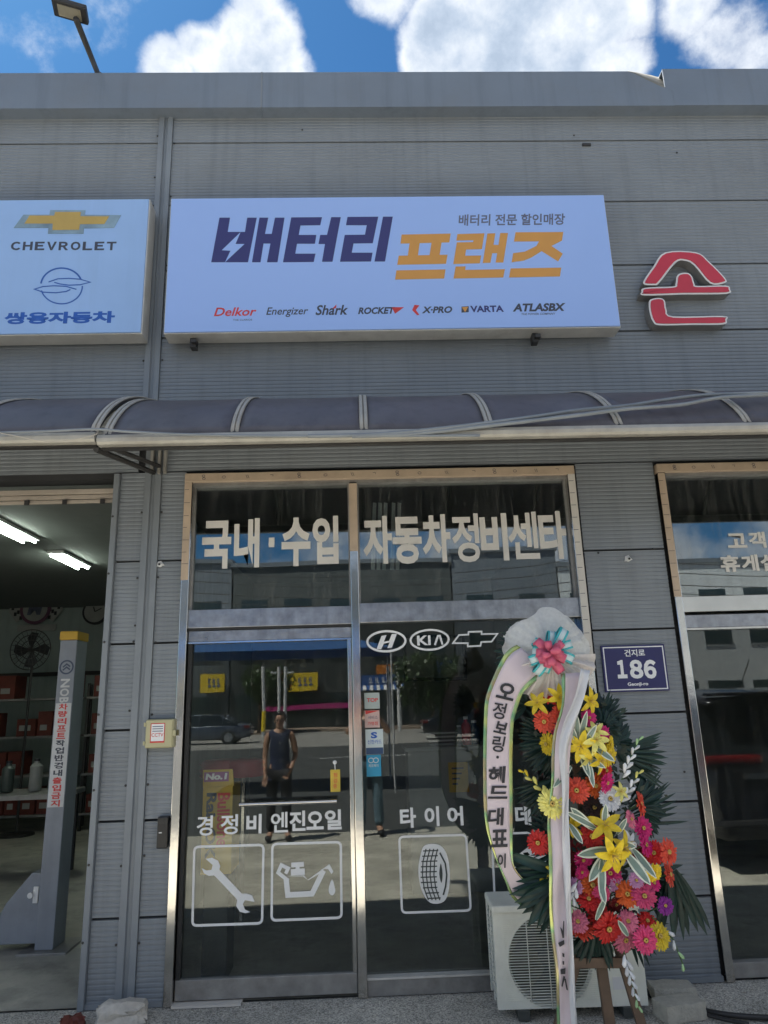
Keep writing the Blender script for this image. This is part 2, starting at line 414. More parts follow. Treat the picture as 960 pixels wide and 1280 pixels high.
def text_rect(mb, s, X0, X1, Z0, Z1, Y, th=.0012, bold=.02, shear=0.0, rot=0.0):
    vs, fs = text_mesh(s, bold, shear)
    if not vs: return mb
    if rot: vs = [Vector((v.x*math.cos(rot)-v.y*math.sin(rot), v.x*math.sin(rot)+v.y*math.cos(rot), 0)) for v in vs]
    x0 = min(v.x for v in vs); x1 = max(v.x for v in vs); y0 = min(v.y for v in vs); y1 = max(v.y for v in vs)
    f = lambda v, yy: Vector((X0+(v.x-x0)/(x1-x0)*(X1-X0), yy, Z0+(v.y-y0)/(y1-y0)*(Z1-Z0)))
    n = len(vs); top = [f(v, Y-th) for v in vs]; bot = [f(v, Y) for v in vs]
    ed = {}
    for fc in fs:
        for i in range(len(fc)):
            e = (fc[i], fc[(i+1) % len(fc)]); ed[e] = 1
    sides = [(a, b, b+n, a+n) for (a, b) in ed if (b, a) not in ed]
    mb.add(top+bot, [tuple(fc) for fc in fs]+[(q[0], q[3], q[2], q[1]) for q in sides])
    return mb
def text_px(mb, s, x0, y0, x1, y1, Y, th=.0012, bold=.02, shear=0.0):
    return text_rect(mb, s, *rect(x0, y0, x1, y1, Y), Y, th, bold, shear)
def zr(z, ox, oy, x0, y0, x1, y1): return ox+x0/z, oy+y0/z, ox+x1/z, oy+y1/z
# ================================================================== GROUND
def flat(name, x0, x1, y0, y1, z, m_):
    o = MB().add([(x0, y0, z), (x1, y0, z), (x1, y1, z), (x0, y1, z)], [(0, 1, 2, 3)]).build(name, m_); return struct(o)
flat('ground', -300, 300, -300, 300, -.02, M['road'])
flat('forecourt_slab', -30, 30, -5.75, -.62, -.008, M['forecourt'])
flat('forecourt', -30, 30, -.62, .02, -.004, M['asphalt'])
flat('road', -200, 200, -27.5, -5.75, -.014, M['shade_road'])
flat('side_lane', -200, 200, -45, -27.5, -.014, M['road'])
struct(MB().box(-120, 120, -58, -45.0, -.03, .13).build('far_pavement', M['paving']))
for yy in (-20.2, -34.6):
    for k in range(-8, 9):
        struct(MB().box(k*8-1.5, k*8+1.5, yy-.06, yy+.06, -.014, -.009).build('lane_marking', M['vinyl']))

# ================================================================== THE SHOP BUILDING
BLD = thing('repair_shop_building', (0, .2, 0), 'long grey corrugated metal repair shop with an open garage bay at left', 'building')
XF0, XF1 = W(200, 150).x, W(217, 150).x       # flashing between the wall bays
def panel(x0, x1, z0, z1, n=None, g=.007):
    h = z1-z0-2*g; n = n or max(2, round(h/.0285)); p = h/n; rows = []
    prof = []
    for i in range(n):
        z = z0+g+i*p; prof += [(z, .0), (z+p*.52, .0), (z+p*.64, .0034), (z+p*.88, .0034)]
    prof.append((z1-g, .0))
    mb = MB()
    rows = [[(x0+.002, .03, z0+g)], ]
    rows = [[(x0+.002, y, z), (x1-.002, y, z)] for z, y in prof]
    rows = [[(x0+.002, .028, z0+g), (x1-.002, .028, z0+g)]] + rows + [[(x0+.002, .028, z1-g), (x1-.002, .028, z1-g)]]
    mb.sheet(rows); return mb.build('wall_panel', M['panel'], BLD)
seamsU = [W(960, y).z for y in (174.5, 250, 329, 411)]
zTopU = hz((0, 138), (960, 133))
z5 = seamsU[3]-(seamsU[2]-seamsU[3]); z6 = 3.26
UP_Z = [zTopU+.25] + seamsU + [z5, z6]
for i in range(len(UP_Z)-1):
    panel(-9.5, XF0, UP_Z[i+1], UP_Z[i]); panel(XF1, 9.5, UP_Z[i+1], UP_Z[i])
lowR = [W(*q).z for q in ((784, 687), (789, 786.6), (820, 890.7), (848, 1002), (877, 1119.8))]
lowL = [W(*q).z for q in ((157, 702), (152, 805), (143, 913), (136, 1027), (126, 1149))]
XL0, XL1 = W(148, 610).x+.012, W(176, 700).x
XM0, XM1 = W(197, 700).x, -1.205
for (a, b, lst) in ((XL0, XL1, lowL), (XM0, XM1, lowL), (1.525, 2.085, lowR), (4.83, 9.5, lowR), (-9.5, -6.3, lowL)):
    zs = [3.26]+lst+[.012]
    for i in range(6): panel(a, b, zs[i+1], zs[i])
# backing behind the panels, with real openings
bk = MB()
for (a, b, c, d) in ((-9.5, 9.5, 3.225, zTopU+.28), (-1.69, -1.2, 0, 3.225), (1.5, 2.11, 0, 3.225), (4.8, 9.5, 0, 3.225), (-9.5, -6.3, 0, 3.225)):
    bk.box(a, b, .03, .16, c, d)
bk.build('wall_core', M['gap'], BLD)
# vertical flashing with a groove down the middle
def flashing(x0, x1, z0, z1, y=-.018):
    w3 = (x1-x0)
    pts = [(x0, .02), (x0, y), (x0+w3*.36, y), (x0+w3*.42, y+.016), (x0+w3*.60, y+.016), (x0+w3*.66, y), (x1, y), (x1, .02)]
    MB().prism([(p[0], p[1], z0) for p in pts], (0, 0, z1-z0)).build('corner_flashing', M['flash'], BLD)
flashing(XF0, XF1, z6+.4, zTopU+.2)
flashing(XL1, XM0, .01, z6+.38)
jx0 = (W(141, 600).x+W(101, 1270).x)/2; jx1 = XL0
MB().box(jx0, jx1, -.03, .17, .0, 3.245).build('door_jamb', M['flash'], BLD, bevel=.004)
MB().box(-6.3, -6.22, -.03, .17, .0, 3.245).build('door_jamb', M['flash'], BLD, bevel=.004)
# little base trim
for (a, b) in ((1.53, 2.09), (XL0, -1.21)):
    MB().box(a, b, -.012, .02, .0, .03).build('base_trim', M['flash'], BLD)
# coping along the roof edge: three lengths, the middle one with its end bent down
CY = -.11
zc0, zc1 = (W(480, 133.5, CY).z), (W(480, 90, CY).z)
xj = W(327, 110, CY).x; xk = W(840, 110, CY).x; xk2 = W(830, 100, CY).x
def coping(pts, nm='coping'):
    mb = MB().prism([(p[0], CY, p[1]) for p in pts], (0, .012, 0))
    return mb
cp = coping([(-9.5, zc0), (xj-.002, zc0), (xj-.002, zc1), (-9.5, zc1)]); cp.box(-9.5, xj-.002, CY+.013, .3, zc1-.012, zc1); cp.box(-9.5, xj-.002, CY+.013, .03, zc0, zc0+.012)
cp.build('coping', M['coping'], BLD)
xd = W(785, 89, CY).x
zd = W(840, 113, CY).z
pm = [(xj, zc0), (xk, zc0+.0), (xk, zd), (W(826, 108, CY).x, W(826, 108, CY).z), (W(805, 98, CY).x, W(805, 98, CY).z), (W(793, 92, CY).x, W(793, 92, CY).z), (xd, zc1), (xj, zc1)]
cp = coping(pm); cp.box(xj, xd, CY+.013, .3, zc1-.012, zc1); cp.box(xj, xk, CY+.013, .03, zc0, zc0+.012)
cp.build('coping', M['coping'], BLD)
zr1 = W(900, 86, CY).z
cp = coping([(xk2, W(830, 109.5, CY).z), (xk+.001, W(840, 114, CY).z), (xk+.001, zc0+.003), (9.5, zc0+.003), (9.5, zr1), (xk2, zr1)])
cp.box(xk2, 9.5, CY+.013, .3, zr1-.012, zr1); cp.box(xk, 9.5, CY+.013, .03, zc0+.003, zc0+.015)
cp.build('coping', M['coping'], BLD)
# bent flap of the dented coping
M['flap'] = mat('bare_flashing_back', (.22, .21, .18), .6, var=.15)
rows = []
for (ax, ay), (bx_, by_) in zip(((785, 89.3), (793, 92), (805, 98), (815, 103), (826, 108), (834, 111), (840, 113)), ((785, 89), (796, 90.5), (806, 93), (813, 94), (820, 96), (826, 97), (829.5, 98))):
    a = W(ax, ay, CY+.002); b = W(bx_, by_, CY+.09); rows.append([a, a.lerp(b, .35)+Vector((0, 0, .004)), a.lerp(b, .7), b])
MB().sheet(rows).build('bent_flap', M['flap'], BLD, smooth=True, solid=.003)
MB().box(xd, 9.5, .1, .3, zc0, zc1-.09).build('parapet', M['sign_edge'], BLD)
for (px_, py_) in ((327, 110),):
    v = W(px_, py_, CY); MB().box(v.x-.006, v.x+.006, CY-.004, CY, zc0, zc1).build('coping_joint', M['flash'], BLD)
# screws along the flashings and a few on the cladding
sm_ = MB().lathe((0, 0, 0), [(.0075, 0), (.0075, -.003), (.004, -.005)], 8, 'Y')
scr = sm_.build('screw', M['dark_metal'], BLD, keep=True); scr.location = Vector((XL1-.012, -.0005, 2.2))-WL[BLD]
for (xx, zz) in [(x_, z_) for x_ in (XL1-.012, XM0+.012, jx0+.012) for z_ in (.35, .78, 1.22, 1.66, 2.1, 2.54, 2.95)]+[(XF0-.015, z_) for z_ in (4.1, 4.7, 5.2, 5.7, 6.1)]+[(XF1+.015, z_) for z_ in (4.1, 4.9, 5.5, 6.0)]+[(1.62, 2.62), (2.0, 2.62), (2.02, 1.18), (2.62, 5.86), (1.8, 6.05), (3.4, 5.2), (-.4, 6.1)]:
    o_ = scr.copy(); COL.objects.link(o_); o_.location = Vector((xx+random.uniform(-.004, .004), -.0315 if abs(xx-jx0-.012) < .001 else -.0005, zz+random.uniform(-.03, .03)))-WL[BLD]
# small rust-dark vent plate on the upper panels, a bolt or two
v = W(733, 181.5); MB().box(v.x-.035, v.x+.035, -.012, .004, v.z-.012, v.z+.012).build('cable_clip', M['dark_metal'], BLD, bevel=.003)
# roof, ceilings, floors, inner walls
MB().box(-9.5, 9.5, .3, 12, 6.3, 6.4).build('roof', M['coping'], BLD)
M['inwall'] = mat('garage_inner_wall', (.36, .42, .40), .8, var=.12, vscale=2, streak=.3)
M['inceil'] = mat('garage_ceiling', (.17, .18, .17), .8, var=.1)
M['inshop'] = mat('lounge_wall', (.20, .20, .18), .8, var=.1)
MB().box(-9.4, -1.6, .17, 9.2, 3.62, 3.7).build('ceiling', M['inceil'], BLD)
MB().box(-9.4, -1.6, 9.1, 9.25, 0, 3.62).build('inner_wall', M['inwall'], BLD)
MB().box(-9.5, -9.4, .17, 9.2, 0, 3.62).build('inner_wall', M['inwall'], BLD)
MB().box(-1.60, -1.5, .17, 9.2, 0, 3.62).build('partition_wall', M['inwall'], BLD)
MB().box(-9.5, 9.5, .17, .19, 3.25, 3.6).build('inner_lintel', M['gap'], BLD)
MB().box(-9.4, -1.6, 9.04, 9.1, 2.35, 2.42).build('wall_rail', M['dark_metal'], BLD)
flat('garage_floor', -9.4, -1.6, .02, 9.1, .004, M['garage_floor'])
MB().box(-1.5, 9.4, 5.0, 5.1, 0, 3.4).build('inner_wall', M['inshop'], BLD)
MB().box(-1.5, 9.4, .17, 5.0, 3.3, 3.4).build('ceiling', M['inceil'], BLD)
MB().box(9.3, 9.4, .17, 5.0, 0, 3.3).build('inner_wall', M['inshop'], BLD)
MB().box(1.78, 1.84, .17, 5.0, 0, 3.3).build('partition_wall', M['inshop'], BLD)
flat('shop_floor', -1.5, 9.3, .02, 5.0, .006, M['garage_floor'])
# rolled-up shutter over the garage bay
SH = MB().box(-6.2, jx0, .05, .16, 3.236, 3.36).build('roller_shutter', M['gap'], BLD)
M['shut'] = mat('shutter_slats', (.42, .36, .30), .5, var=.1, dirt=((.2, .17, .14), .4))
zs = [W(70, y, .1).z for y in (612.5, 619.5, 625.5, 630.5)]
for i in range(3):
    MB().box(-6.2, jx0-.003, .08+i*.004, .11, zs[i+1]+.003, zs[i]-.002).build('slat', M['shut'], SH, bevel=.004)
for k in range(16):
    xx = jx0-.12-k*.26
    MB().box(xx, xx+.03, .07, .082, zs[3]-.008, zs[2]-.004).build('clip', M['dark_metal'], SH)

# ================================================================== SHOPFRONTS
GY = .055                       # glass plane
zT = 3.222; zTr1 = hz((236, 762), (722, 750)); zTr0 = hz((238, 783), (730, 774))
def shopfront(x0, x1, xm, label, first=True):
    S = thing('shopfront', ((x0+x1)/2, .05, 0), label, 'shopfront')
    pw = .052
    MB().box(x0, x0+pw, -.028, .10, .0, zT-.05).build('frame_post', M['steel'], S, bevel=.004)
    MB().box(x1-pw, x1, -.028, .10, .0, zT-.05).build('frame_post', M['steel'], S, bevel=.004)
    MB().box(x0-.003, x1+.003, -.031, .10, zT-.0495, zT+.012).build('frame_head', M['tan_overlay'], S, bevel=.003)
    MB().box(x0+pw, x1-pw, .0, .10, zT-.072, zT-.05).build('inner_head', M['steel_dirty'], S)
    if xm is not None:
        MB().box(xm-.027, xm+.027, -.02, .10, .0, zT-.0725).build('mullion', M['steel'], S, bevel=.004)
    return S, pw
xm = (W(442, 600).x+W(452.5, 1244).x)/2
S1, pw = shopfront(-1.205, 1.505, xm, 'glazed shopfront with a door and large cream lettering across its transom')
# tan film along the outer posts, with cut lines and scribbles
def overlay(x0, x1, z0, z1, y, par, marks=True):
    f = MB().box(x0, x1, y-.0015, y, z0, z1).build('overlay_strip', M['tan_overlay'], par)
    n = int((z1-z0)/.085)
    if marks:
        for k in range(n):
            z = z1-.06-k*.085+random.uniform(-.01, .01)
            MB().box(x0+.002, x0+(x1-x0)*random.uniform(.5, 1), y-.0025, y-.0016, z, z+.003).build('mark', M['dark_print'], f)
    return f
overlay(-1.207, -1.158, 2.49, 3.17, -.0285, S1)
M['film_white'] = mat('white_measure_tape', (.62, .58, .52), .5, var=.05)
f = MB().box(1.458, 1.507, -.030, -.0285, 1.82, 3.17).build('overlay_strip', M['film_white'], S1)
for k in range(15):
    z = 3.12-k*.088; MB().box(1.46, 1.46+.034, -.0308, -.0301, z, z+.0035).build('mark', M['dark_print'], f)
f = MB().box(xm-.0275, xm+.0275, -.0215, -.0202, 2.66, 3.14).build('overlay_strip', M['tan_overlay'], S1)
# dark scribbles on the head film
def scribbles(x0, x1, par):
    k = 0; x = x0+.12
    while x < x1-.1:
        typ = k % 4; z = zT-.02; mb = MB()
        if typ == 0:
            for j in range(2): mb.tube([(x+.010*math.cos(a)+.003*j, -.0325, z+.011-.019*j+.008*math.sin(a)) for a in [2*PI*i/8 for i in range(8)]], .0018, 4, closed=True)
        elif typ == 1: mb.tube([(x+.012*math.cos(a), -.0325, z+.009*math.sin(a)) for a in [2*PI*i/8 for i in range(8)]], .0015, 4, closed=True)
        elif typ == 2:
            mb.tube([(x, -.0325, z-.012), (x-.01, -.0325, z+.012)], .0015, 4); mb.tube([(x+.012, -.0325, z-.012), (x+.002, -.0325, z+.012)], .0015, 4)
        else: mb.tube([(x-.01, -.0325, z+.01), (x+.01, -.0325, z+.01), (x+.008, -.0325, z-.002)], .0015, 4)
        mb.build('scribble', M['dark_print'], par); x += .165+random.uniform(-.03, .03); k += 1
scribbles(-1.2, 1.5, S1)
# left of mullion: transom light, bar, door
xl, xr = -1.205+pw, xm-.027
MB().box(xl, xr, -.004, .09, zTr0, zTr1).build('transom_bar', M['steel_film'], S1, bevel=.003)
MB().box(xm+.027, 1.505-pw, -.004, .09, zTr0+.005, zTr1+.015).build('transom_bar', M['steel_film'], S1, bevel=.003)
P1 = MB().box(xl, xr, GY, GY+.008, zTr1, zT-.072).build('transom_pane', M['glass_top'], S1)
P2 = MB().box(xm+.027, 1.505-pw, GY, GY+.008, zTr1+.015, zT-.072).build('transom_pane', M['glass_top'], S1)
for (a, b, c, d) in ((xl, xl+.012, zTr1, zT-.072), (xr-.012, xr, zTr1, zT-.072), (xm+.027, xm+.039, zTr1+.015, zT-.072), (1.505-pw-.014, 1.505-pw, zTr1+.015, zT-.072)):
    MB().box(a, b, GY-.02, GY, c, d).build('gasket', M['steel_dirty'], S1)
# big cream letters on the transom panes
TXB = [('국', 252.5, 651, 289, 711), ('내', 292.6, 648, 324.3, 709.5), ('·', 336, 672, 343, 684), ('수', 352, 647, 388, 707.6), ('입', 390.6, 645, 423, 705)]
TXC = [('자', 454, 645, 490, 705), ('동', 490.7, 646, 527, 705), ('차', 528, 643, 563, 703), ('정', 565, 642, 599, 703), ('비', 600.5, 641.7, 634.7, 701), ('센', 635, 640, 673, 699), ('타', 674, 639, 708, 699)]
def letter(ch, x0, y0, x1, y1, Y, par, m_, th=.002, bold=.05, nm='letter', shear=0):
    if ch == '·':
        X0, X1, Z0, Z1 = rect(x0, y0, x1, y1, Y); o = MB().box(X0, X1, Y-th, Y, Z0, Z1).build(nm, m_, par)
    else:
        mb = MB(); text_px(mb, ch, x0, y0, x1, y1, Y, th, bold, shear); o = mb.build(nm, m_, par)
    return o
for t in TXB: letter(*t, GY, P1, M['vinyl_cream'], .002, .038)
for t in TXC: letter(*t, GY, P2, M['vinyl_cream'], .002, .022 if t[0] in '정센' else .036)
# ---- door
zD1 = zTr0-.004
DR = MB().box(xl+.004, xr-.004, .012, .062, zD1-.085, zD1-.014).build('door', M['steel_film'], S1, bevel=.002)   # head rail with closer
zb0, zb1 = W(330, 1249).z+.02, W(330, 1222).z
MB().box(xl+.004, xr-.004, .010, .064, .018, zb1).build('bottom_rail', M['steel_dirty'], DR, bevel=.003)
MB().box(xr-.030, xr-.004, .010, .064, zb1, zD1-.086).build('stile', M['steel'], DR, bevel=.003)
MB().box(xl+.004, xl+.030, .010, .064, zb1, zD1-.086).build('stile', M['gasket'], DR, bevel=.003)
MB().box(xl+.003, xr-.003, .004, .066, zD1-.097, zD1-.0865).build('head_bead', M['steel'], DR)
MB().box(xl, xr, -.002, .09, zD1-.012, zD1+.004).build('head_seal', M['gasket'], S1)
DG = MB().box(xl+.030, xr-.030, GY-.012, GY-.004, zb1, zD1-.097).build('door_glass', M['glass'], DR)
DY = GY-.012
MB().box(xl, xl+.4, -.05, .06, 0, .012).build('threshold_patch', M['film_white'], S1)
for t in [('경', 246, 1019.5, 266, 1044.7, 'thin'), ('정', 276, 1018, 297.5, 1043), ('비', 308, 1017.6, 327, 1042), ('엔', 338.7, 1015, 360, 1040.6), ('진', 361.7, 1013.5, 382, 1038.7), ('오', 383, 1014, 404.5, 1037), ('일', 406, 1012, 427, 1037)]:
    letter(*t[:5], DY, DG, M['vinyl'], .0015, .018 if t[0] in '경정엔' else .032)
def rrect_px(mb, TL, TR, BR, BL, rpx, wpx, Y):
    c = [Vector(p) for p in (TL, TR, BR, BL)]; pts = []
    for i in range(4):
        p = c[i]; a = (c[i-1]-p).normalized(); b = (c[(i+1) % 4]-p).normalized()
        for k in range(5):
            u = k/4; q0 = p+a*rpx; q1 = p+b*rpx; pts.append((1-u)**2*q0+2*u*(1-u)*p+u*u*q1)
    return px_stroke(mb, [tuple(p) for p in pts], wpx, Y, .0015, closed=True)
mb = MB(); rrect_px(mb, (243, 1058.5), (329.5, 1056), (327.5, 1154), (240.5, 1157), 6, 2.6, DY); mb.build('icon_frame', M['vinyl'], DG)
mb = MB(); rrect_px(mb, (340.5, 1055), (426, 1052.5), (427, 1147), (339.5, 1150.5), 6, 2.6, DY); mb.build('icon_frame', M['vinyl'], DG)
Z5 = (3.692, 200, 1000)
mb = MB()
wr = [(193, 315), (215, 325), (238, 322), (243, 300), (212, 272), (240, 266), (268, 280), (278, 305), (274, 322), (378, 432), (400, 432), (425, 440), (437, 470), (410, 465), (392, 462), (383, 480), (392, 505), (417, 517), (395, 522), (368, 515), (352, 490), (356, 462), (350, 452), (250, 348), (225, 350), (203, 338)]
px_poly(mb, wr, DY, .0015, Z5); mb.build('spanner_icon', M['vinyl'], DG)
mb = MB()
px_stroke(mb, [(582, 362), (590, 438), (702, 432), (755, 325)], 21, DY, zoom=Z5)
px_poly(mb, [(582, 352), (665, 348), (682, 368), (782, 296), (800, 330), (792, 342), (775, 318), (757, 318), (735, 340), (684, 370), (660, 352)], DY, .0015, Z5)
px_stroke(mb, [(592, 372), (545, 335), (560, 300), (592, 315), (580, 340)], 14, DY, zoom=Z5)
px_stroke(mb, [(606, 300), (664, 296)], 18, DY, zoom=Z5); px_stroke(mb, [(634, 300), (636, 330)], 16, DY, zoom=Z5); px_stroke(mb, [(604, 334), (668, 330)], 24, DY, zoom=Z5)
mb.build('oil_can_icon', M['vinyl'], DG)
mb = MB(); px_poly(mb, [tuple(p) for p in catmull([(794, 366), (806, 400), (808, 425), (795, 440), (780, 428), (780, 400)], 3)], DY, .0015, Z5); mb.build('oil_drop_icon', M['vinyl'], DG)
# handle bar (steel) with its two stand-offs
HY = -.055
a, b = W(299, 1006.5, HY), W(421, 1001, HY); zh = (a.z+b.z)/2
hb = MB().tube([(a.x, HY, zh), (b.x, HY, zh)], .0125, 12)
for xx in (a.x+.07, b.x-.07): hb.tube([(xx, HY, zh), (xx, DY-.002, zh)], .008, 8)
hb.build('handle', M['steel'], DR, smooth=True, auto=50)
# ---- right pane below the bar
xpr0, xpr1 = xm+.027, 1.505-pw
zrb1, zrb0 = W(540, 1219).z, .0
MB().box(xpr0, xpr1, .0, .09, 0, zrb1-.012).build('bottom_rail', M['steel_dirty'], S1, bevel=.003)
MB().box(xpr0, xpr1, -.006, .09, zrb1-.0118, zrb1).build('sill_bead', M['sign_edge'], S1)
P3 = MB().box(xpr0, xpr1, GY, GY+.008, zrb1, zTr0+.005).build('window_pane', M['glass'], S1)
for t in [('타', 500, 1009.6, 520, 1034.7), ('이', 530.6, 1008, 549, 1033), ('어', 559, 1007.7, 579, 1032), ('데', 644, 1006, 663.5, 1032)]:
    letter(*t, GY, P3, M['vinyl'], .0015, .034)
mb = MB(); rrect_px(mb, (499, 1046), (582.5, 1043.5), (588.5, 1138), (502.5, 1141), 6, 2.4, GY); mb.build('icon_frame', M['vinyl'], P3)
mb = MB(); rrect_px(mb, (614.5, 1042.5), (702, 1039.5), (705, 1133), (619, 1136), 6, 2.4, GY); mb.build('icon_frame', M['vinyl'], P3)
Z7 = (4.174, 430, 1000)
mb = MB(); px_poly(mb, [tuple(p) for p in catmull([(425, 235), (490, 232), (530, 270), (550, 350), (548, 460), (520, 530), (450, 536), (405, 470), (388, 370), (402, 275)], 4)], GY, .0015, Z7)
T1 = mb.build('tyre_icon', M['vinyl'], P3)
M['tread'] = mat('tread_lines', (.05, .06, .055), .6)
mb = MB()
for i in range(10):
    y = 266+i*27.5; off = 8*math.sin((i)/9*PI)
    px_stroke(mb, [(412-off*1.6+max(0, i-6)*8, y), (492-off+max(0, i-7)*6, y-3)], 5, GY-.0017, .0006, zoom=Z7)
for j in range(4):
    x = 428+j*20; px_stroke(mb, [(x-0, 255), (x-16, 320), (x-19, 390), (x-10, 460), (x+12, 522)], 5, GY-.0017, .0006, zoom=Z7)
px_stroke(mb, [(500, 275), (528, 330), (536, 390), (530, 450), (518, 495)], 7, GY-.0017, .0006, zoom=Z7)
px_poly(mb, [tuple(p) for p in catmull([(505, 330), (514, 385), (508, 432), (497, 385)], 3)], GY-.0017, .0006, Z7)
mb.build('tread', M['tread'], T1)
# car picture in the third frame (its roof and bonnet), partly behind the flowers
mb = MB(); px_poly(mb, [(632, 1080), (672, 1050), (700, 1046), (700, 1128), (655, 1132), (640, 1112)], GY, .0015)
CI = mb.build('car_icon', M['vinyl'], P3)
mb = MB(); px_stroke(mb, [(640, 1084), (690, 1062)], 1.3, GY-.0017, .0006); px_stroke(mb, [(641, 1089), (690, 1067)], 1.3, GY-.0017, .0006)
px_poly(mb, [(650, 1092), (672, 1080), (698, 1078), (698, 1096), (652, 1102)], GY-.0017, .0006)
mb.build('icon_lines', M['tread'], CI)
# row of car maker badges
def ell_ring(mb, cx, cy, rx, ry, wpx, Y, n=36):
    return px_stroke(mb, [(cx+rx*math.cos(2*PI*k/n), cy-.028*rx*math.cos(2*PI*k/n)+ry*math.sin(2*PI*k/n)) for k in range(n)], wpx, Y, .0015, closed=True)
Z6 = (4.174, 430, 780)
mb = MB(); ell_ring(mb, 483, 801.6, 23.8, 12.6, 2.6, GY)
px_poly(mb, [(170, 130), (196, 62), (222, 58), (208, 92), (235, 88), (250, 52), (276, 52), (250, 122), (226, 126), (238, 96), (208, 102), (194, 132)], GY, .0015, Z6)
mb.build('badge_sticker', M['vinyl'], P3)
mb = MB(); ell_ring(mb, 537, 799.8, 23.8, 12.4, 2.4, GY)
text_px(mb, 'KI', *zr(4.174, 430, 780, 381, 60, 452, 111), GY, .0015, .03)
px_stroke(mb, [(474, 110), (490, 62), (500, 62), (514, 108)], 10, GY, zoom=Z6)
mb.build('badge_sticker', M['vinyl'], P3)
mb = MB(); px_stroke(mb, [(568, 100), (600, 58), (648, 55), (650, 41), (718, 39), (718, 53), (800, 51), (770, 92), (716, 94), (712, 114), (646, 117), (646, 100)], 8, GY, closed=True, zoom=Z6)
mb.build('badge_sticker', M['vinyl'], P3)
mb = MB(); px_poly(mb, [(652+23*math.cos(2*PI*k/24), 796+11.5*math.sin(2*PI*k/24)) for k in range(24)], GY, .0015); mb.build('badge_sticker', M['vinyl'], P3)
# stickers beside the mullion
def sticker(x0, y0, x1, y1, m_, par=None, Y=GY, th=.0014):
    X0, X1, Z0, Z1 = rect(x0, y0, x1, y1, Y); return MB().box(X0, X1, Y-th, Y, Z0, Z1).build('sticker', m_, par or P3)
M['st_grey'] = mat('sticker_grey', (.42, .47, .44), .5); M['st_pink'] = mat('sticker_pale_pink', (.58, .40, .36), .5)
M['st_cyan'] = mat('sticker_cyan', (.02, .30, .50), .4); M['st_white'] = mat('sticker_white', (.55, .62, .62), .5); M['st_navy'] = mat('sticker_navy', (.02, .06, .15), .4)
s = sticker(455.5, 866, 474.5, 886, M['st_grey']); mb = MB(); text_px(mb, 'TOP', 458.5, 872.5, 472.5, 877.5, GY-.0015, .0006, .03); mb.build('lettering', M['red_print'], s)
s = sticker(456, 888, 474.5, 909.5, M['st_pink']); mb = MB(); px_poly(mb, [(456.5, 888.4), (474, 888.2), (457, 893)], GY-.0015, .0006); mb.build('corner_print', M['red_print'], s)
mb = MB(); text_px(mb, '서비스', 460, 894.5, 472, 899, GY-.0015, .0006, .01); mb.build('lettering', M['grey_print'], s); mb = MB(); text_px(mb, '가맹점', 459.5, 902, 472, 906.5, GY-.0015, .0006, .01); mb.build('lettering', M['red_print'], s)
s = sticker(457, 911.5, 479, 943, M['st_white']); mb = MB(); text_px(mb, 'S', 463.5, 915, 471.5, 923, GY-.0015, .0006, .05); mb.build('emblem', M['blue_print'], s)
mb = MB(); text_px(mb, '신한카드', 459.5, 924.5, 477, 930, GY-.0015, .0006, .01); mb.build('lettering', M['blue_print'], s)
b = sticker(457.6, 934.5, 479, 942.8, M['st_navy'], s, GY-.0015, .0006)
b = sticker(458.2, 943.6, 476.3, 970.5, M['st_cyan'])
mb = MB(); ell_ring(mb, 463.8, 950.5, 3.2, 3, .9, GY-.0015, 14); ell_ring(mb, 469.8, 950.3, 3.2, 3, .9, GY-.0015, 14); mb.build('emblem', M['st_white'], b)
mb = MB(); text_px(mb, '제로페이', 460.8, 955, 473, 959, GY-.0015, .0006, .01); mb.build('lettering', M['st_white'], b)
# yellow tag hanging on the door glass
TG = thing('hanging_tag', tuple(W(419, 975, .02)), 'small yellow paper tag hanging inside the door frame under a clear hook', 'tag')
X0, X1, Z0, Z1 = rect(413, 962, 425.3, 990, DY-.008); MB().box(X0, X1, DY-.010, DY-.004, Z0, Z1).build('card', mat('tag_yellow', (.62, .44, .05), .5), TG, bevel=.002)
for i, ch in enumerate('점검중'):
    mb = MB(); text_px(mb, ch, 416.5, 966+i*7, 421.5, 971.5+i*7, DY-.0105, .0006, .01); mb.build('letter', M['red_print'], TG)
hk = MB(); c = W(418.5, 953, DY-.006); hk.ball(c, .013, 10, 6, (1, .5, 1)); hk.tube([c, W(419, 963, DY-.006)], .004, 6); hk.build('hook', M['vinyl'], TG, smooth=True)

# ---- right-hand shopfront (customer lounge)
S2, _ = shopfront(2.10, 4.82, None, 'glazed lounge front at the right edge with pale two-line lettering on its transom')
zb_tr1 = hz((850, 744.6), (960, 744)); zb_tr0 = hz((852, 765), (960, 763)); zc_1 = hz((853, 767.5), (960, 765.5)); zc_0 = hz((855, 785), (960, 782))
xa, xb = 2.10+pw, 4.82-pw
overlay(2.097, 2.147, 2.29, 3.165, -.0285, S2)
scribbles(2.1, 4.8, S2)
MB().box(xa, xb, -.004, .09, zb_tr0, zb_tr1).build('transom_bar', M['steel'], S2, bevel=.003)
MB().box(xa, xb, .012, .09, zc_0, zc_1-.004).build('head_rail', M['steel_film'], S2, bevel=.003)
MB().box(xa, xb, .004, .09, zc_0-.014, zc_0-.001).build('head_bead', M['steel'], S2)
PR1 = MB().box(xa, xb, GY, GY+.008, zb_tr1, zT-.072).build('transom_pane', M['glass_top'], S2)
zrr = W(930, 1203).z
PR2 = MB().box(xa, xb, GY, GY+.008, zrr, zc_0-.014).build('window_pane', M['glass'], S2)
MB().box(xa, xb, .0, .09, 0.01, zrr).build('bottom_rail', M['steel_dirty'], S2, bevel=.003)
MB().box(xa, xa+.014, GY-.02, GY, zb_tr1, zT-.072).build('gasket', M['steel_dirty'], S2)
Z8 = (3.765, 720, 560)
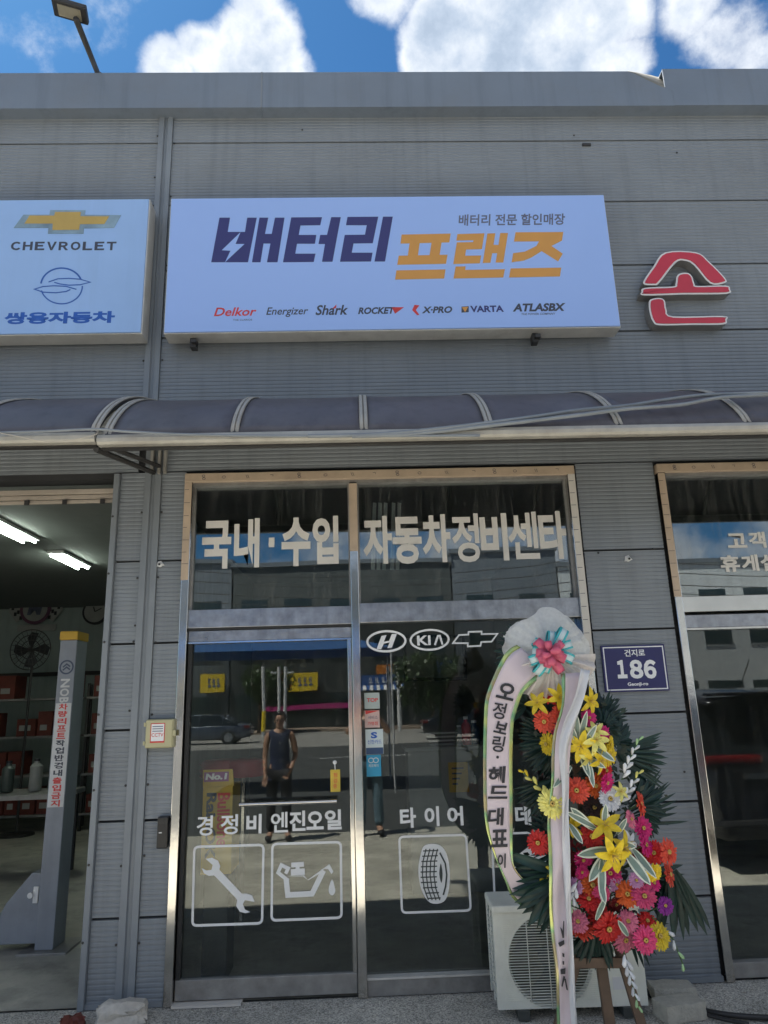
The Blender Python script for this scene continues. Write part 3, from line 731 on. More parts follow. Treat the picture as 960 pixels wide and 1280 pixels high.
for ch, x0, y0, x1, y1 in [('고', 712, 402, 802, 470), ('객', 812, 395, 892, 470), ('휴', 680, 505, 770, 583), ('게', 778, 502, 858, 580), ('실', 868, 500, 950, 578)]:
    letter(ch, *zr(*Z8, x0, y0, x1, y1), GY, PR1, M['vinyl_cream'], .0015, .036)

# ================================================================== SIGNBOARDS
SY = -.20
def board(name, x0, x1, z0, z1, label, face_m, frame=.012):
    B = thing(name, ((x0+x1)/2, -.1, z0), label, 'signboard')
    MB().box(x0, x1, SY+.012, -.045, z0, z1).build('case', M['sign_edge'], B, bevel=.004)
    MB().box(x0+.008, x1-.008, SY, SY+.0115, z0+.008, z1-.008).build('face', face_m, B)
    for xx in [x0+.25+i*(x1-x0-.5)/4 for i in range(5)]:
        MB().box(xx-.02, xx+.02, -.045, -.0, z0+.1, z1-.1).build('bracket', M['dark_metal'], B)
    return B
bx0 = vx((212, 248), (205, 416), SY); bx1 = vx((757, 242), (775, 408), SY); bz1 = hz((212, 248), (757, 242), SY); bz0 = hz((205, 416.5), (775, 408.5), SY)
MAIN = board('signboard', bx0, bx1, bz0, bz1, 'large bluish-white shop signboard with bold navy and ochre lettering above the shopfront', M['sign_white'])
FY = SY; ZA = (3.2, 200, 230); ZB = (3.097, 480, 230)
def mark(polys, zoom, m_, nm, par, th=.0012, Y=None):
    mb = MB()
    for p in polys: px_poly(mb, p, FY if Y is None else Y, th, zoom)
    return mb.build(nm, m_, par)
L1 = mark([[(238, 135), (280, 135), (271, 192), (340, 192), (349, 135), (387, 135), (352, 313), (205, 313)],
      [(398, 135), (433, 135), (420, 200), (447, 200), (460, 135), (498, 135), (470, 313), (428, 313), (442, 238), (414, 238), (402, 313), (368, 313)]], ZA, M['navy'], 'letter', MAIN)
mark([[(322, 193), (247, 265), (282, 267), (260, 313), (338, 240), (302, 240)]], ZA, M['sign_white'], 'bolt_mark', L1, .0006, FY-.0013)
mark([[(525, 134), (648, 133), (641, 165), (562, 166), (555, 204), (625, 204), (620, 239), (548, 239), (541, 279), (622, 279), (615, 312), (492, 313)],
      [(685, 133), (723, 133), (690, 311), (648, 311), (660, 240), (634, 240), (641, 204), (668, 204)]], ZA, M['navy'], 'letter', MAIN)
mark([[(750, 132), (873, 131), (851, 237), (774, 238), (767, 275), (850, 275), (844, 310), (720, 311), (739, 204), (820, 203), (827, 165), (744, 165)],
      [(892, 131), (931, 131), (900, 310), (858, 310)]], ZA, M['navy'], 'letter', MAIN)
mark([[(68, 196), (258, 192), (253, 226), (64, 231)], [(57, 278), (246, 274), (240, 309), (51, 313)], [(99, 229), (138, 229), (131, 279), (92, 279)], [(184, 226), (223, 226), (215, 277), (176, 277)], [(48, 335), (238, 331), (233, 366), (43, 370)]], ZB, M['orange'], 'letter', MAIN)
mark([[(284, 194), (389, 191), (379, 252), (318, 254), (314, 278), (376, 277), (371, 307), (268, 310), (282, 226), (345, 225), (346, 218), (280, 219)],
      [(400, 192), (431, 191), (424, 236), (443, 236), (450, 190), (480, 190), (462, 304), (432, 304), (438, 268), (419, 268), (412, 305), (382, 306)],
      [(277, 320), (316, 319), (314, 333), (468, 330), (462, 362), (269, 366)]], ZB, M['orange'], 'letter', MAIN)
mark([[(509, 187), (694, 186), (689, 219), (648, 240), (692, 270), (674, 300), (610, 260), (570, 285), (540, 297), (494, 303), (500, 268), (545, 262), (590, 240), (600, 222), (503, 223)],
      [(490, 327), (686, 324), (681, 358), (484, 362)]], ZB, M['orange'], 'letter', MAIN)
def brand(s, box, m_, zoom, bold=.02, shear=.25, nm='small_lettering'):
    mb = MB(); text_px(mb, s, *zr(*zoom, *box), FY, .0012, bold, shear); return mb.build(nm, m_, MAIN)
brand('배터리 전문 할인매장', (288, 116, 702, 160), M['grey_print'], ZB, .02, .12)
brand('Delkor', (216, 494, 386, 528), M['red_print'], ZA, .016)
brand('THE CLARIOS', (292, 540, 368, 547), M['grey_print'], ZA, 0, 0)
brand('Energizer', (425, 493, 593, 532), M['dark_print'], ZA, .008)
brand('Shark', (622, 484, 752, 524), M['dark_print'], ZA, .02)
mark([[(688, 500), (706, 482), (704, 497)]], ZA, M['red_print'], 'fin_mark', MAIN)
brand('ROCKET', (792, 493, 940, 520), M['dark_print'], ZA, .035)
mark([[(927, 493), (976, 493), (940, 519)]], ZA, M['red_print'], 'arrow_mark', MAIN)
mark([[(118, 468), (137, 470), (123, 488), (137, 507), (128, 508), (109, 488)]], ZB, M['red_print'], 'arrow_mark', MAIN)
brand('X·PRO', (146, 474, 264, 500), M['dark_print'], ZB, .035)
mark([[(300, 475), (328, 473), (328, 496), (300, 498)]], ZB, M['dark_print'], 'emblem', MAIN)
mark([[(302, 477), (326, 475), (316, 494), (312, 494)]], ZB, M['orange'], 'emblem', MAIN, .0008, FY-.0013)
brand('VARTA', (334, 471, 463, 496), M['navy'], ZB, .035, 0)
brand('ATLASBX', (497, 462, 704, 493), M['dark_print'], ZB, .04)
brand('THE POWER COMPANY', (532, 499, 664, 507), M['grey_print'], ZB, .01)
# floodlight clips under the main board
for (px_, py_) in ((243, 425), (668, 416)):
    c = W(px_, py_, -.1); k = MB().box(c.x-.025, c.x+.02, -.13, -.06, bz0-.07, bz0-.001); k.box(c.x-.012, c.x+.03, -.16, -.10, bz0-.05, bz0-.02)
    k.build('clamp', M['dark_metal'], MAIN, bevel=.004)
# left board (car makers)
lx1 = vx((186, 249), (178, 419), SY); lz1 = hz((0, 248), (186, 249), SY); lz0 = hz((0, 417), (176, 418), SY)
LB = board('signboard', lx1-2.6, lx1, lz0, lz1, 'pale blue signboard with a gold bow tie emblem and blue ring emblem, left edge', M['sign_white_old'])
ZC = (4, 0, 230)
mark([[(70, 220), (118, 155), (248, 155), (252, 132), (428, 132), (424, 155), (605, 157), (570, 220), (420, 222), (418, 249), (240, 249), (243, 220)]], ZC, M['silver_print'], 'bow_tie_emblem', LB, .0035)
mark([[(122, 198), (148, 158), (271, 158), (276, 140), (405, 140), (402, 161), (546, 162), (522, 200), (400, 201), (396, 229), (262, 230), (264, 198)]], ZC, M['gold_print'], 'emblem_centre', LB, .001, FY-.004)
for ci, ch in enumerate('ＣＨＥＶＲＯＬＥＴ'):
    mb = MB(); text_px(mb, ch, *zr(*ZC, 55+ci*59.8, 289, 55+ci*59.8+48, 331), FY, .0012, .04); mb.build('letter', M['dark_print'], LB)
mb = MB(); text_px(mb, '쌍용자동차', *zr(*ZC, 22, 639, 574, 698), FY, .0012, .045); mb.build('lettering', M['blue_print'], LB)
mb = MB()
def arc(a0, a1, r, n=24): return [(308+r*math.cos(a0+(a1-a0)*k/n), 510+.86*r*math.sin(a0+(a1-a0)*k/n)) for k in range(n+1)]
px_stroke(mb, arc(R(-172), R(-22), 104), 9, FY, .0012, zoom=ZC); px_stroke(mb, arc(R(0), R(165), 104), 7, FY, .0012, zoom=ZC)
px_stroke(mb, [(243, 490), (290, 474), (345, 472), (400, 476), (452, 491), (400, 504), (345, 506), (300, 500), (272, 492)], 6, FY, .0012, zoom=ZC)
px_stroke(mb, [(382, 527), (330, 512), (270, 509), (215, 513), (172, 526), (215, 541), (280, 544), (330, 538), (352, 528)], 6, FY, .0012, zoom=ZC)
mb.build('ring_emblem', M['blue_print'], LB)

# red channel letter at right
CL = thing('channel_letter', tuple(W(855, 405, -.05)), 'red metal channel letter with a white rim on the upper wall at right', 'sign letter')
ZL = (4, 720, 280)
sh = [[(445, 143), (600, 143), (665, 190), (745, 272), (742, 296), (670, 298), (590, 208), (545, 185), (497, 195), (415, 296), (388, 306), (345, 304), (338, 284), (385, 215)],
      [(345, 320), (480, 314), (497, 300), (503, 262), (525, 247), (560, 247), (580, 265), (592, 302), (610, 311), (748, 309), (769, 328), (752, 350), (540, 353), (342, 358), (327, 340)],
      [(378, 376), (418, 371), (443, 385), (452, 430), (485, 463), (733, 461), (752, 482), (735, 503), (580, 505), (420, 507), (385, 490), (367, 440), (364, 392)]]
for s_ in sh:
    q = [W(ZL[1]+p[0]/ZL[0], ZL[2]+p[1]/ZL[0], -.085) for p in s_]
    lp = catmull([(v.x, v.z) for v in q], 4)
    st = MB().prism([(p.x, -.085, p.y) for p in lp], (0, .085, 0)).build('stroke_case', M['letter_side'], CL, bevel=.002)
    MB().prism([(p.x, -.0885, p.y) for p in lp], (0, .0034, 0)).build('rim', M['letter_rim'], st)
    inn = offset_loop(lp, .013)
    MB().prism([(p.x, -.093, p.y) for p in inn], (0, .0044, 0)).build('face', M['letter_red'], st)

# address plate
AP = thing('address_plate', tuple(W(795, 860, 0)), 'navy building number plate reading 186 with a white border', 'number plate')
AY = -.022
X0, X1, Z0, Z1 = rect(754, 806, 834, 864.5, AY)
M['plate_navy'] = mat('plate_navy', (.028, .028, .12), .4, var=.06)
MB().box(X0, X1, AY, -.003, Z0, Z1).build('plate', M['plate_navy'], AP, bevel=.003)
i_ = .014; mb = MB()
stroke(mb, [(X0+i_, Z0+i_), (X1-i_, Z0+i_), (X1-i_, Z1-i_), (X0+i_, Z1-i_)], .007, AY, .0008, closed=True); mb.build('border', M['white_print'], AP)
ZP = (6, 700, 780)
for s, bxx, bold in (('건지로', (482, 190, 636, 243), .02), ('１', (428, 270, 500, 408), .05), ('８', (522, 268, 622, 410), .05), ('６', (628, 268, 722, 410), .05), ('Geonji-ro', (508, 436, 662, 470), .03)):
    mb = MB(); text_px(mb, s, *zr(*ZP, *bxx), AY, .0008, bold); mb.build('lettering', M['white_print'], AP)

# cctv notice box, black box, wall hooks
CB = thing('cctv_box', tuple(W(200, 933, -.03)), 'small cream plastic box with a red and white notice left of the door', 'junction box')
X0, X1, Z0, Z1 = rect(181.5, 899, 216.5, 935, -.07)
M['cream_plastic'] = mat('cream_plastic', (.50, .46, .27), .45, var=.06)
MB().box(X0, X1, -.07, -.003, Z0, Z1).build('case', M['cream_plastic'], CB, bevel=.008)
MB().box(X0+.005, X1-.005, -.078, -.0705, Z0+.005, Z1-.005).build('lid', M['cream_plastic'], CB, bevel=.004)
for zz in (Z0+.03, Z1-.03): MB().box(X0-.010, X0+.003, -.078, -.06, zz-.012, zz+.012).build('hinge', M['cream_plastic'], CB, bevel=.002)
MB().box(X1-.003, X1+.016, -.078, -.055, (Z0+Z1)/2-.018, (Z0+Z1)/2+.018).build('latch', M['cream_plastic'], CB, bevel=.003)
x0, x1, z0, z1 = rect(188, 904, 206, 928.5, -.0785)
st = MB().box(x0, x1, -.0796, -.0785, z0, z1).build('notice', M['red_print'], CB)
MB().box(x0+.005, x1-.005, -.0802, -.0797, z0+.01, z1-.005).build('notice_panel', M['white_print'], st)
mb = MB(); text_rect(mb, 'CCTV', x0+.008, x1-.008, z0+.036, z0+.058, -.0803, .0005, .01); mb.build('lettering', M['red_print'], st)
mb = MB()
for k in range(3): mb.box(x0+.012, x1-.012, -.0807, -.0803, z1-.022-k*.014, z1-.017-k*.014)
mb.build('small_print', M['grey_print'], st)
BBX = thing('card_reader', tuple(W(203, 1060, -.03)), 'black card reader box mounted low on the wall beside the door', 'card reader')
X0, X1, Z0, Z1 = rect(196, 1021, 209, 1061, -.06)
MB().box(X0, X1, -.06, -.003, Z0, Z1).build('case', mat('black_plastic', (.012, .012, .014), .3, var=.05), BBX, bevel=.006)
MB().box(X0+.012, X0+.03, -.0605, -.0595, (Z0+Z1)/2-.003, (Z0+Z1)/2+.003).build('indicator', M['vinyl'], BBX)
MB().box(X0+.006, X1-.006, -.062, -.0602, Z1-.04, Z1-.015).build('sensor_window', M['dark_metal'], BBX)
for (px_, py_, lb) in ((199.5, 706, 'round white wall hook on the narrow panel left of the shopfront'), (786, 699, 'white wall hook on the panel above the number plate')):
    c = W(px_, py_, -.02); H = thing('wall_hook', (c.x, 0, c.z), lb, 'wall hook')
    MB().prism([(c.x-.026, -.004, c.z-.012), (c.x+.03, -.004, c.z-.002), (c.x+.006, -.004, c.z+.03), (c.x-.018, -.004, c.z+.024), (c.x-.02, -.004, c.z-.022), (c.x+.008, -.004, c.z-.026)][:4], (0, -.006, 0)).build('plate', M['letter_rim'], H, bevel=.002)
    MB().lathe((c.x, -.004, c.z+.002), [(.016, 0), (.016, -.018), (.011, -.024)], 14, 'Y').build('boss', M['vinyl'], H, smooth=True, auto=40)
    MB().lathe((c.x, -.0282, c.z+.002), [(.008, 0), (.008, -.004)], 10, 'Y').build('bolt', M['dark_metal'], H)

# ================================================================== AWNINGS
LIPY, LIPZ = -1.016, 3.10
WZ = hz((300, 501), (880, 497))
def aw_pt(u, dz=0.0, out=0.0):            # u 0 at wall, 1 at lip: convex quarter curve
    a = u*PI/2
    y = -.01+(LIPY+.01)*(math.sin(a)*.55+.45*u); z = LIPZ+.035+(WZ-LIPZ-.035)*(math.cos(a)*.38+.62*(1-u))
    return y, z
def awning(x0, x1, ribs, label, dz=0.0, arm_end=None):
    A = thing('awning', ((x0+x1)/2, -.5, LIPZ), label, 'awning', None)
    N = 12
    edges = [x0]+[r for r in ribs]+[x1]
    for a, b in zip(edges[:-1], edges[1:]):
        if b-a < .06: continue
        nn = max(4, int((b-a)/.09)); ph = random.uniform(0, 6)
        rows = []
        for i in range(N+1):
            y, z = aw_pt(i/N); row = []
            for j in range(nn+1):
                u = j/nn; sag = -.012*math.sin(PI*u)*math.sin(PI*i/N)
                row.append((a+(b-a)*u, y, z+sag+dz))
            rows.append(row)
        MB().sheet(rows).build('awning_panel', M['awning'], A, smooth=True, solid=.006)
    for r in ribs:
        for off in (-.0125, .0125):
            rows = []
            for i in range(N+1):
                y, z = aw_pt(i/N); y2, z2 = aw_pt(min(1, i/N+.01)); 
                ny, nz = -(z2-z), (y2-y); L = math.hypot(ny, nz) or 1; ny, nz = ny/L, nz/L
                if nz < 0: ny, nz = -ny, -nz
                rows.append([(r+off-.0115, y+ny*.006, z+nz*.006+dz), (r+off-.007, y+ny*.012, z+nz*.012+dz), (r+off+.007, y+ny*.012, z+nz*.012+dz), (r+off+.0115, y+ny*.006, z+nz*.006+dz)])
            MB().sheet(rows).build('cover_strip', M['awning_strip'], A, smooth=True, auto=30, solid=.002)
            c = W(0, 0, 0)
        MB().tube([(r, aw_pt(i/N)[0], aw_pt(i/N)[1]-.02+dz) for i in range(N+1)], .017, 6).build('rib', M['dark_metal'], A, smooth=True)
    mb = MB().prism([(x0, LIPY-.03, LIPZ+dz+.012), (x0, LIPY-.022, LIPZ+dz+.034), (x0, LIPY+.03, LIPZ+dz+.04), (x0, LIPY+.03, LIPZ+dz-.022), (x0, LIPY-.012, LIPZ+dz-.022), (x0, LIPY-.026, LIPZ+dz-.008)], (x1-x0, 0, 0))
    mb.build('front_rail', M['awning_pipe'], A, bevel=.003)
    MB().box(x0+.01, x1-.01, LIPY+.032, LIPY+.07, LIPZ+dz-.03, LIPZ+dz+.02).build('front_beam', M['dark_metal'], A)
    MB().box(x0+.01, x1-.01, -.05, -.012, WZ-.06+dz, WZ-.01+dz).build('wall_rail', M['dark_metal'], A)
    MB().box(x0+.01, x1-.01, -.012, .0, WZ-.01+dz, WZ+.02+dz).build('top_flashing', M['flash'], A)
    return A
ribR = [W(px_, 543, LIPY).x for px_ in (133, 292.5, 455, 613, 776, 938)]
aw_x0 = W(123, 546, LIPY).x
AR = awning(aw_x0, 9.3, [ribR[0]]+ribR[1:]+[ribR[-1]+.72*k for k in range(1, 8)], 'brown polycarbonate awning with beige strips running over the shopfronts')
AL = awning(-9.3, aw_x0-.012, [W(117, 541, LIPY).x]+[W(117, 541, LIPY).x-.72*k for k in range(1, 8)], 'brown awning section over the garage bay, ending at the paired strips', dz=.018)
# bracket under the joint
def arm(x, A):
    MB().tube([(x-.05, LIPY+.06, LIPZ-.02), (x, -.03, 3.245)], .017, 6).build('bracket_arm', M['dark_metal'], A)
    MB().tube([(x, LIPY+.10, LIPZ+.01), (x+.04, -.03, 3.29)], .014, 6).build('bracket_arm', M['dark_metal'], A)
    for q in (-.02, .03, .07): MB().box(x+q, x+q+.018, -.05, -.022, 3.235, WZ-.06).build('bracket_post', M['awning_pipe'] if q else M['dark_metal'], A)
arm(W(192, 590, -.03).x, AR)
arm(5.2, AR); arm(-6.0, AL)

# cables lying on and along the awning
def cable(name, pts, r, label, cat='cable', grp=None, m_=None):
    pp = []
    P_ = [Vector(p) for p in pts]
    for i in range(len(P_)-1):
        p0, p1, p2, p3 = P_[max(0, i-1)], P_[i], P_[i+1], P_[min(len(P_)-1, i+2)]
        for k in range(6):
            u = k/6; pp.append(.5*((2*p1)+(p2-p0)*u+(2*p0-5*p1+4*p2-p3)*u*u+(3*p1-p0-3*p2+p3)*u**3))
    pp.append(P_[-1])
    return tag(MB().tube(pp, r, 8).build(name, m_ or M['cable'], None, smooth=True), label, cat, grp)
yl = LIPY-.045
c1 = [W(385, 545, yl), W(470, 543, yl), W(570, 533.5, yl), W(660, 522, yl+.02), W(722, 513, yl+.06), W(785, 507, yl+.1), (W(830, 500, yl+.13)), W(880, 494, yl+.15), W(960, 491, yl+.15)]
c1.append(c1[-1]+(c1[-1]-c1[-2])*3)
c2 = [W(440, 545.5, yl), W(520, 542, yl), W(620, 531, yl), W(722, 519, yl+.02), W(785, 511, yl+.05), W(850, 506, yl+.1), W(900, 497, yl+.12), W(960, 493.5, yl+.16)]
c2.append(c2[-1]+(c2[-1]-c2[-2])*3)
cable('cable', c1, .012, 'upper of two grey cables rising to the right over the awning')
cable('cable', c2, .012, 'lower of two grey cables rising to the right over the awning')
cable('flexible_conduit', [W(0, 541, yl), W(60, 539, yl), W(118, 536.5, yl), W(160, 539.5, yl), W(230, 543, yl), W(345, 545, yl), W(470, 545, yl), W(600, 544.5, yl)], .008, 'thin grey conduit lying along the awning front rail at left')
cable('thin_wire', [W(0, 541, yl-.01), W(25, 546, yl-.01), W(55, 551.5, yl-.01), W(85, 550.5, yl-.01), W(112, 545.5, yl-.01), W(122, 542, yl-.01)], .0028, 'thin pale wire sagging below the left awning rail', m_=M['awning_strip'])

# ================================================================== ROOF LAMP
LY = .12
LP = thing('roof_floodlight', tuple(W(123, 92, LY)), 'floodlight on a slanting arm above the roof edge at upper left', 'floodlight')
a, b = W(124, 96, LY), W(95, 24, LY-.75)
MB().tube([a+Vector((0, 0, -.35)), a, b], .022, 8).build('arm', M['dark_metal'], LP, smooth=True)
MB().tube([a+Vector((0, 0, -.45)), a+Vector((0, 0, .02))], .035, 10).build('socket', M['dark_metal'], LP, smooth=True)
h = MB().box(-.12, .12, -.07, .07, -.02, .02).box(-.09, .09, -.05, .05, .02, .036)
mx = Matrix.Translation(W(88, 13, LY-.75)) @ Matrix.Rotation(R(8), 4, 'Y') @ Matrix.Rotation(R(-2), 4, 'X') @ Matrix.Rotation(R(12), 4, 'Z')
h.xform(mx).build('lamp_head', M['dark_metal'], LP, bevel=.01)
g = MB().box(-.08, .08, -.045, .045, -.027, -.0205).xform(mx); g.build('lens', mat('lamp_lens', (.30, .27, .2), .3), LP)
# ================================================================== GARAGE CONTENTS
M['lift'] = mat('grey_lift_paint', (.25, .27, .31), .4, var=.08, streak=.2, dirt=((.15, .15, .15), .3))
M['lift_side'] = M['lift']
M['yellow_paint'] = mat('yellow_paint', (.55, .33, .03), .45, var=.1)
M['tube_on'] = mat('lit_tube', (1, 1, 1), .4, emit=((.85, 1.0, .86), 17.0))
M['redbox'] = mat('red_cardboard', (.14, .03, .02), .6, var=.25, vscale=9)
M['label_white'] = mat('label_white', (.6, .6, .6), .5)
yP = 1.06
pc = W(66, 1190, yP)
xl0, xl1 = W(45, 1186, yP).x, W(70, 1190, yP).x; zpt = W(84, 800, yP).z; zpy = W(84, 789, yP).z
LF = thing('lift_post', (xl0+.1, yP, 0), 'grey car lift post with a yellow cap and a red and black warning strip', 'car lift')
xw0, xw1 = (W(69.5, 850, yP).x+W(45, 1180, yP).x)/2, (W(93, 850, yP).x+W(66, 1180, yP).x)/2
PST = MB().box(xw0, xw1, yP, yP+.22, .02, zpt).build('column', M['lift'], LF, bevel=.006)
MB().box(xw0-.006, xw1+.006, yP-.008, yP+.23, zpt+.001, zpy).build('cap', M['yellow_paint'], LF, bevel=.008)
MB().box(xw0-.10, xw1+.12, yP-.07, yP+.30, .0, .019).build('base_plate', M['steel_dirty'], LF, bevel=.003)
# arm carriage low on the left
mb = MB().prism([(xw0-.001, yP+.02, .06), (xw0-.001, yP+.02, .52), (xw0-.07, yP+.02, .53), (xw0-.24, yP+.02, .33), (xw0-.27, yP+.02, .27), (xw0-.27, yP+.02, .06)], (0, .18, 0))
mb.build('carriage', M['lift'], LF, bevel=.006)
MB().box(xw0-1.3, xw0-.272, yP+.05, yP+.17, .08, .24).build('lift_arm', M['lift'], LF, bevel=.006)
mb = MB().box(xw0-.04, xw0-.004, yP-.004, yP+.015, .33, .44); mb.lathe((xw0-.055, yP+.0, .385), [(.018, .02), (.018, -.02)], 10, 'Y'); mb.build('lock_bracket', M['letter_rim'], LF, bevel=.002)
# label strip and letters
zs1, zs0 = W(77, 879, yP).z, W(68, 1009, yP).z
ST = MB().box(xw0+.008, xw1-.006, yP-.0015, yP-.0002, zs0, zs1).build('warning_strip', M['label_white'], PST)
txt = '차량리프트작업반경내출입금지'
hh = (zs1-zs0)/len(txt); xc = (xw0+xw1)/2
for i, ch in enumerate(txt):
    rd = i < 5 or i > 9
    mb = MB(); text_rect(mb, ch, xc-.034, xc+.034, zs1-(i+.93)*hh, zs1-(i+.07)*hh, yP-.0016, .0006, .035)
    mb.build('letter', M['red_print'] if rd else M['dark_print'], PST)
M['brand_blue'] = mat('dull_blue_print', (.05, .07, .12), .5)
cz = W(81, 834, yP).z
mb = MB(); n = 24
stroke(mb, [(xc+.05*math.cos(2*PI*k/n), cz+.05*math.sin(2*PI*k/n)) for k in range(n)], .012, yP-.0003, .0008, closed=True)
for s_ in (-1, 1): stroke(mb, [(xc-.028, cz+.012*s_-.012), (xc, cz+.012*s_+.012), (xc+.028, cz+.012*s_-.008)], .011, yP-.0003, .0008)
mb.build('emblem', M['brand_blue'], PST)
zb = [W(79, y, yP).z for y in (848, 860, 871, 879)]
mb = MB()
for k, ch in enumerate(['N', 'O', 'B']):
    vs, fs = text_mesh(ch, .03); vs = [Vector((v.y, -v.x, 0)) for v in vs]
    x0, x1, y0, y1 = min(v.x for v in vs), max(v.x for v in vs), min(v.y for v in vs), max(v.y for v in vs)
    mb.add([(xc-.035+(v.x-x0)/(x1-x0)*.07, yP-.001, zb[k+1]+.004+(v.y-y0)/(y1-y0)*(zb[k]-zb[k+1]-.008)) for v in vs], fs)
mb.build('lettering', M['label_white'], PST)
# ceiling lamps
def tube_lamp(px_, py_, L, label):
    c = W(px_, py_, 5.0); d = ray(px_, py_); t = (3.60-CAMP.z)/d.z; p = CAMP+d*t
    T = thing('ceiling_lamp', tuple(p), label, 'ceiling lamp', 'twin tube ceiling lamps in the garage')
    MB().box(p.x-.10, p.x+.10, p.y-L/2, p.y+L/2, p.z-.02, p.z+.015).build('housing', M['letter_rim'], T)
    for s_ in (-1, 1): MB().tube([(p.x+s_*.065, p.y-L/2+.03, p.z-.045), (p.x+s_*.065, p.y+L/2-.03, p.z-.045)], .009, 8).build('tube', M['tube_on'], T, smooth=True)
tube_lamp(88, 699, .95, 'lit twin tube ceiling lamp nearer the garage door jamb'); tube_lamp(14, 662, .95, 'lit twin tube ceiling lamp at the left edge of the garage')
# back wall round emblem with chequered flags
yb = 9.0
M['mpurple'] = mat('purple_ring', (.13, .05, .09), .6); M['mwhite'] = mat('sign_offwhite', (.34, .34, .32), .6); M['mblack'] = mat('flag_black', (.02, .02, .025), .6)
def disc(mb, cx, cz, r, Y, th, n=32): return mb.prism([(cx+r*math.cos(2*PI*k/n), Y, cz+r*math.sin(2*PI*k/n)) for k in range(n)], (0, -th, 0))
c = W(46, 762, yb); E = thing('wall_emblem', (c.x, yb, c.z-.3), 'round wall emblem with letter M between two chequered flags in garage', 'wall sign')
rM = (W(65, 762, yb).x-W(46, 762, yb).x)
FLG = []
for sgn in (-1, 1):
    bx = c.x+sgn*rM*1.05; F = MB()
    F.prism([(bx+sgn*a*rM, yb-.03, c.z+b*rM) for a, b in ((-.15, .45), (.45, 1.05), (.72, -.1), (.15, -.85), (-.15, -.6))], (0, -.012, 0))
    fo = F.build('flag', M['mwhite'], E)
    mb = MB()
    for i in range(4):
        for j in range(5):
            if (i+j) % 2 == 0:
                px_ = bx+sgn*(-.12+i*.19)*rM; pz_ = c.z+(-.55+j*.26+i*.13)*rM
                mb.box(px_-.085*rM, px_+.085*rM, yb-.046, yb-.0425, pz_-.12*rM, pz_+.12*rM)
    mb.build('check', M['mblack'], fo)
mb = MB(); disc(mb, c.x, c.z, rM, yb-.045, .02); D = mb.build('disc', M['mpurple'], E)
mb = MB(); disc(mb, c.x, c.z, rM*.8, yb-.066, .004); mb.build('inner_disc', M['mwhite'], D)
mb = MB(); text_rect(mb, 'M', c.x-rM*.5, c.x+rM*.5, c.z-rM*.38, c.z+rM*.4, yb-.071, .003, .05, .15); mb.build('letter', M['grey_print'], D)
cc = W(46, 785, yb); MB().box(c.x-1.1*rM, c.x+1.4*rM, yb-.03, yb-.01, cc.z-.06, cc.z+.06).build('base_strip', M['mwhite'], E)
c = W(120, 765, yb); K = thing('wall_clock', (c.x, yb, c.z-.2), 'small round wall clock high on the garage back wall', 'clock')
mb = MB(); disc(mb, c.x, c.z, .24, yb-.0, .05); mb.build('case', M['mblack'], K)
mb = MB(); disc(mb, c.x, c.z, .20, yb-.0505, .006); mb.build('dial', M['mwhite'], K)
mb = MB(); stroke(mb, [(c.x, c.z), (c.x+.12, c.z+.06)], .018, yb-.057, .003); stroke(mb, [(c.x, c.z), (c.x-.03, c.z+.09)], .022, yb-.061, .003); mb.build('hands', M['mblack'], K)
# shelving with red boxes
def shelf(x0, x1, yy, label, seed, rows_=4, top=2.1):
    random.seed(seed)
    S = thing('shelving_unit', ((x0+x1)/2, yy, 0), label, 'shelf')
    for xx in (x0, x1):
        for y_ in (yy, yy+.5): MB().box(xx-.02, xx+.02, y_-.02, y_+.02, 0, top+.2).build('upright', M['dark_metal'], S)
    for i in range(rows_):
        z = .25+i*(top-.25)/(rows_-1)
        MB().box(x0-.02, x1+.02, yy-.025, yy+.525, z-.03, z).build('shelf_board', M['steel_dirty'], S)
    return S
def boxes(x0, x1, yy, zlist, side, grp):
    x = x0+.05

    k = 0
    for zi, z in enumerate(zlist):
        k = 0
        x = x0+.06
        while x < x1-.25:
            wd = random.uniform(.22, .32); h_ = random.uniform(.24, .36)
            if random.random() < .85:
                b = thing('cardboard_box', (x+wd/2, yy+.2, z), 'red box on the %s shelf of the %s shelving, %s from its left end' % (('lowest', 'second lowest', 'third', 'topmost')[zi], side, ('first', 'second', 'third', 'fourth', 'fifth', 'sixth', 'seventh')[k]), 'box', grp); k += 1
                bb = MB().box(x, x+wd-.03, yy+.02, yy+.4, z+.001, z+h_).build('carton', M['redbox'], b, bevel=.004)
                MB().box(x+.04, x+wd-.10, yy+.017, yy+.0195, z+.08, z+.16).build('label', M['mwhite'], bb)
            x += wd
s_x0, s_x1 = W(46, 900, 6.6).x, W(105, 900, 6.6).x
shelf(-5.9, -4.35, 6.6, 'dark metal shelving stacked with red boxes behind the lift post', 3, 4, 1.9)
boxes(-5.9, -4.35, 6.6, (.25, .8, 1.35, 1.9), 'left', 'red boxes on the garage shelves')
shelf(-4.2, -2.6, 6.6, 'dark metal shelving stacked with red boxes right of the lift post', 4, 4, 1.9)
boxes(-4.2, -2.6, 6.6, (.25, .8, 1.35, 1.9), 'right', 'red boxes on the garage shelves')
random.seed(11)
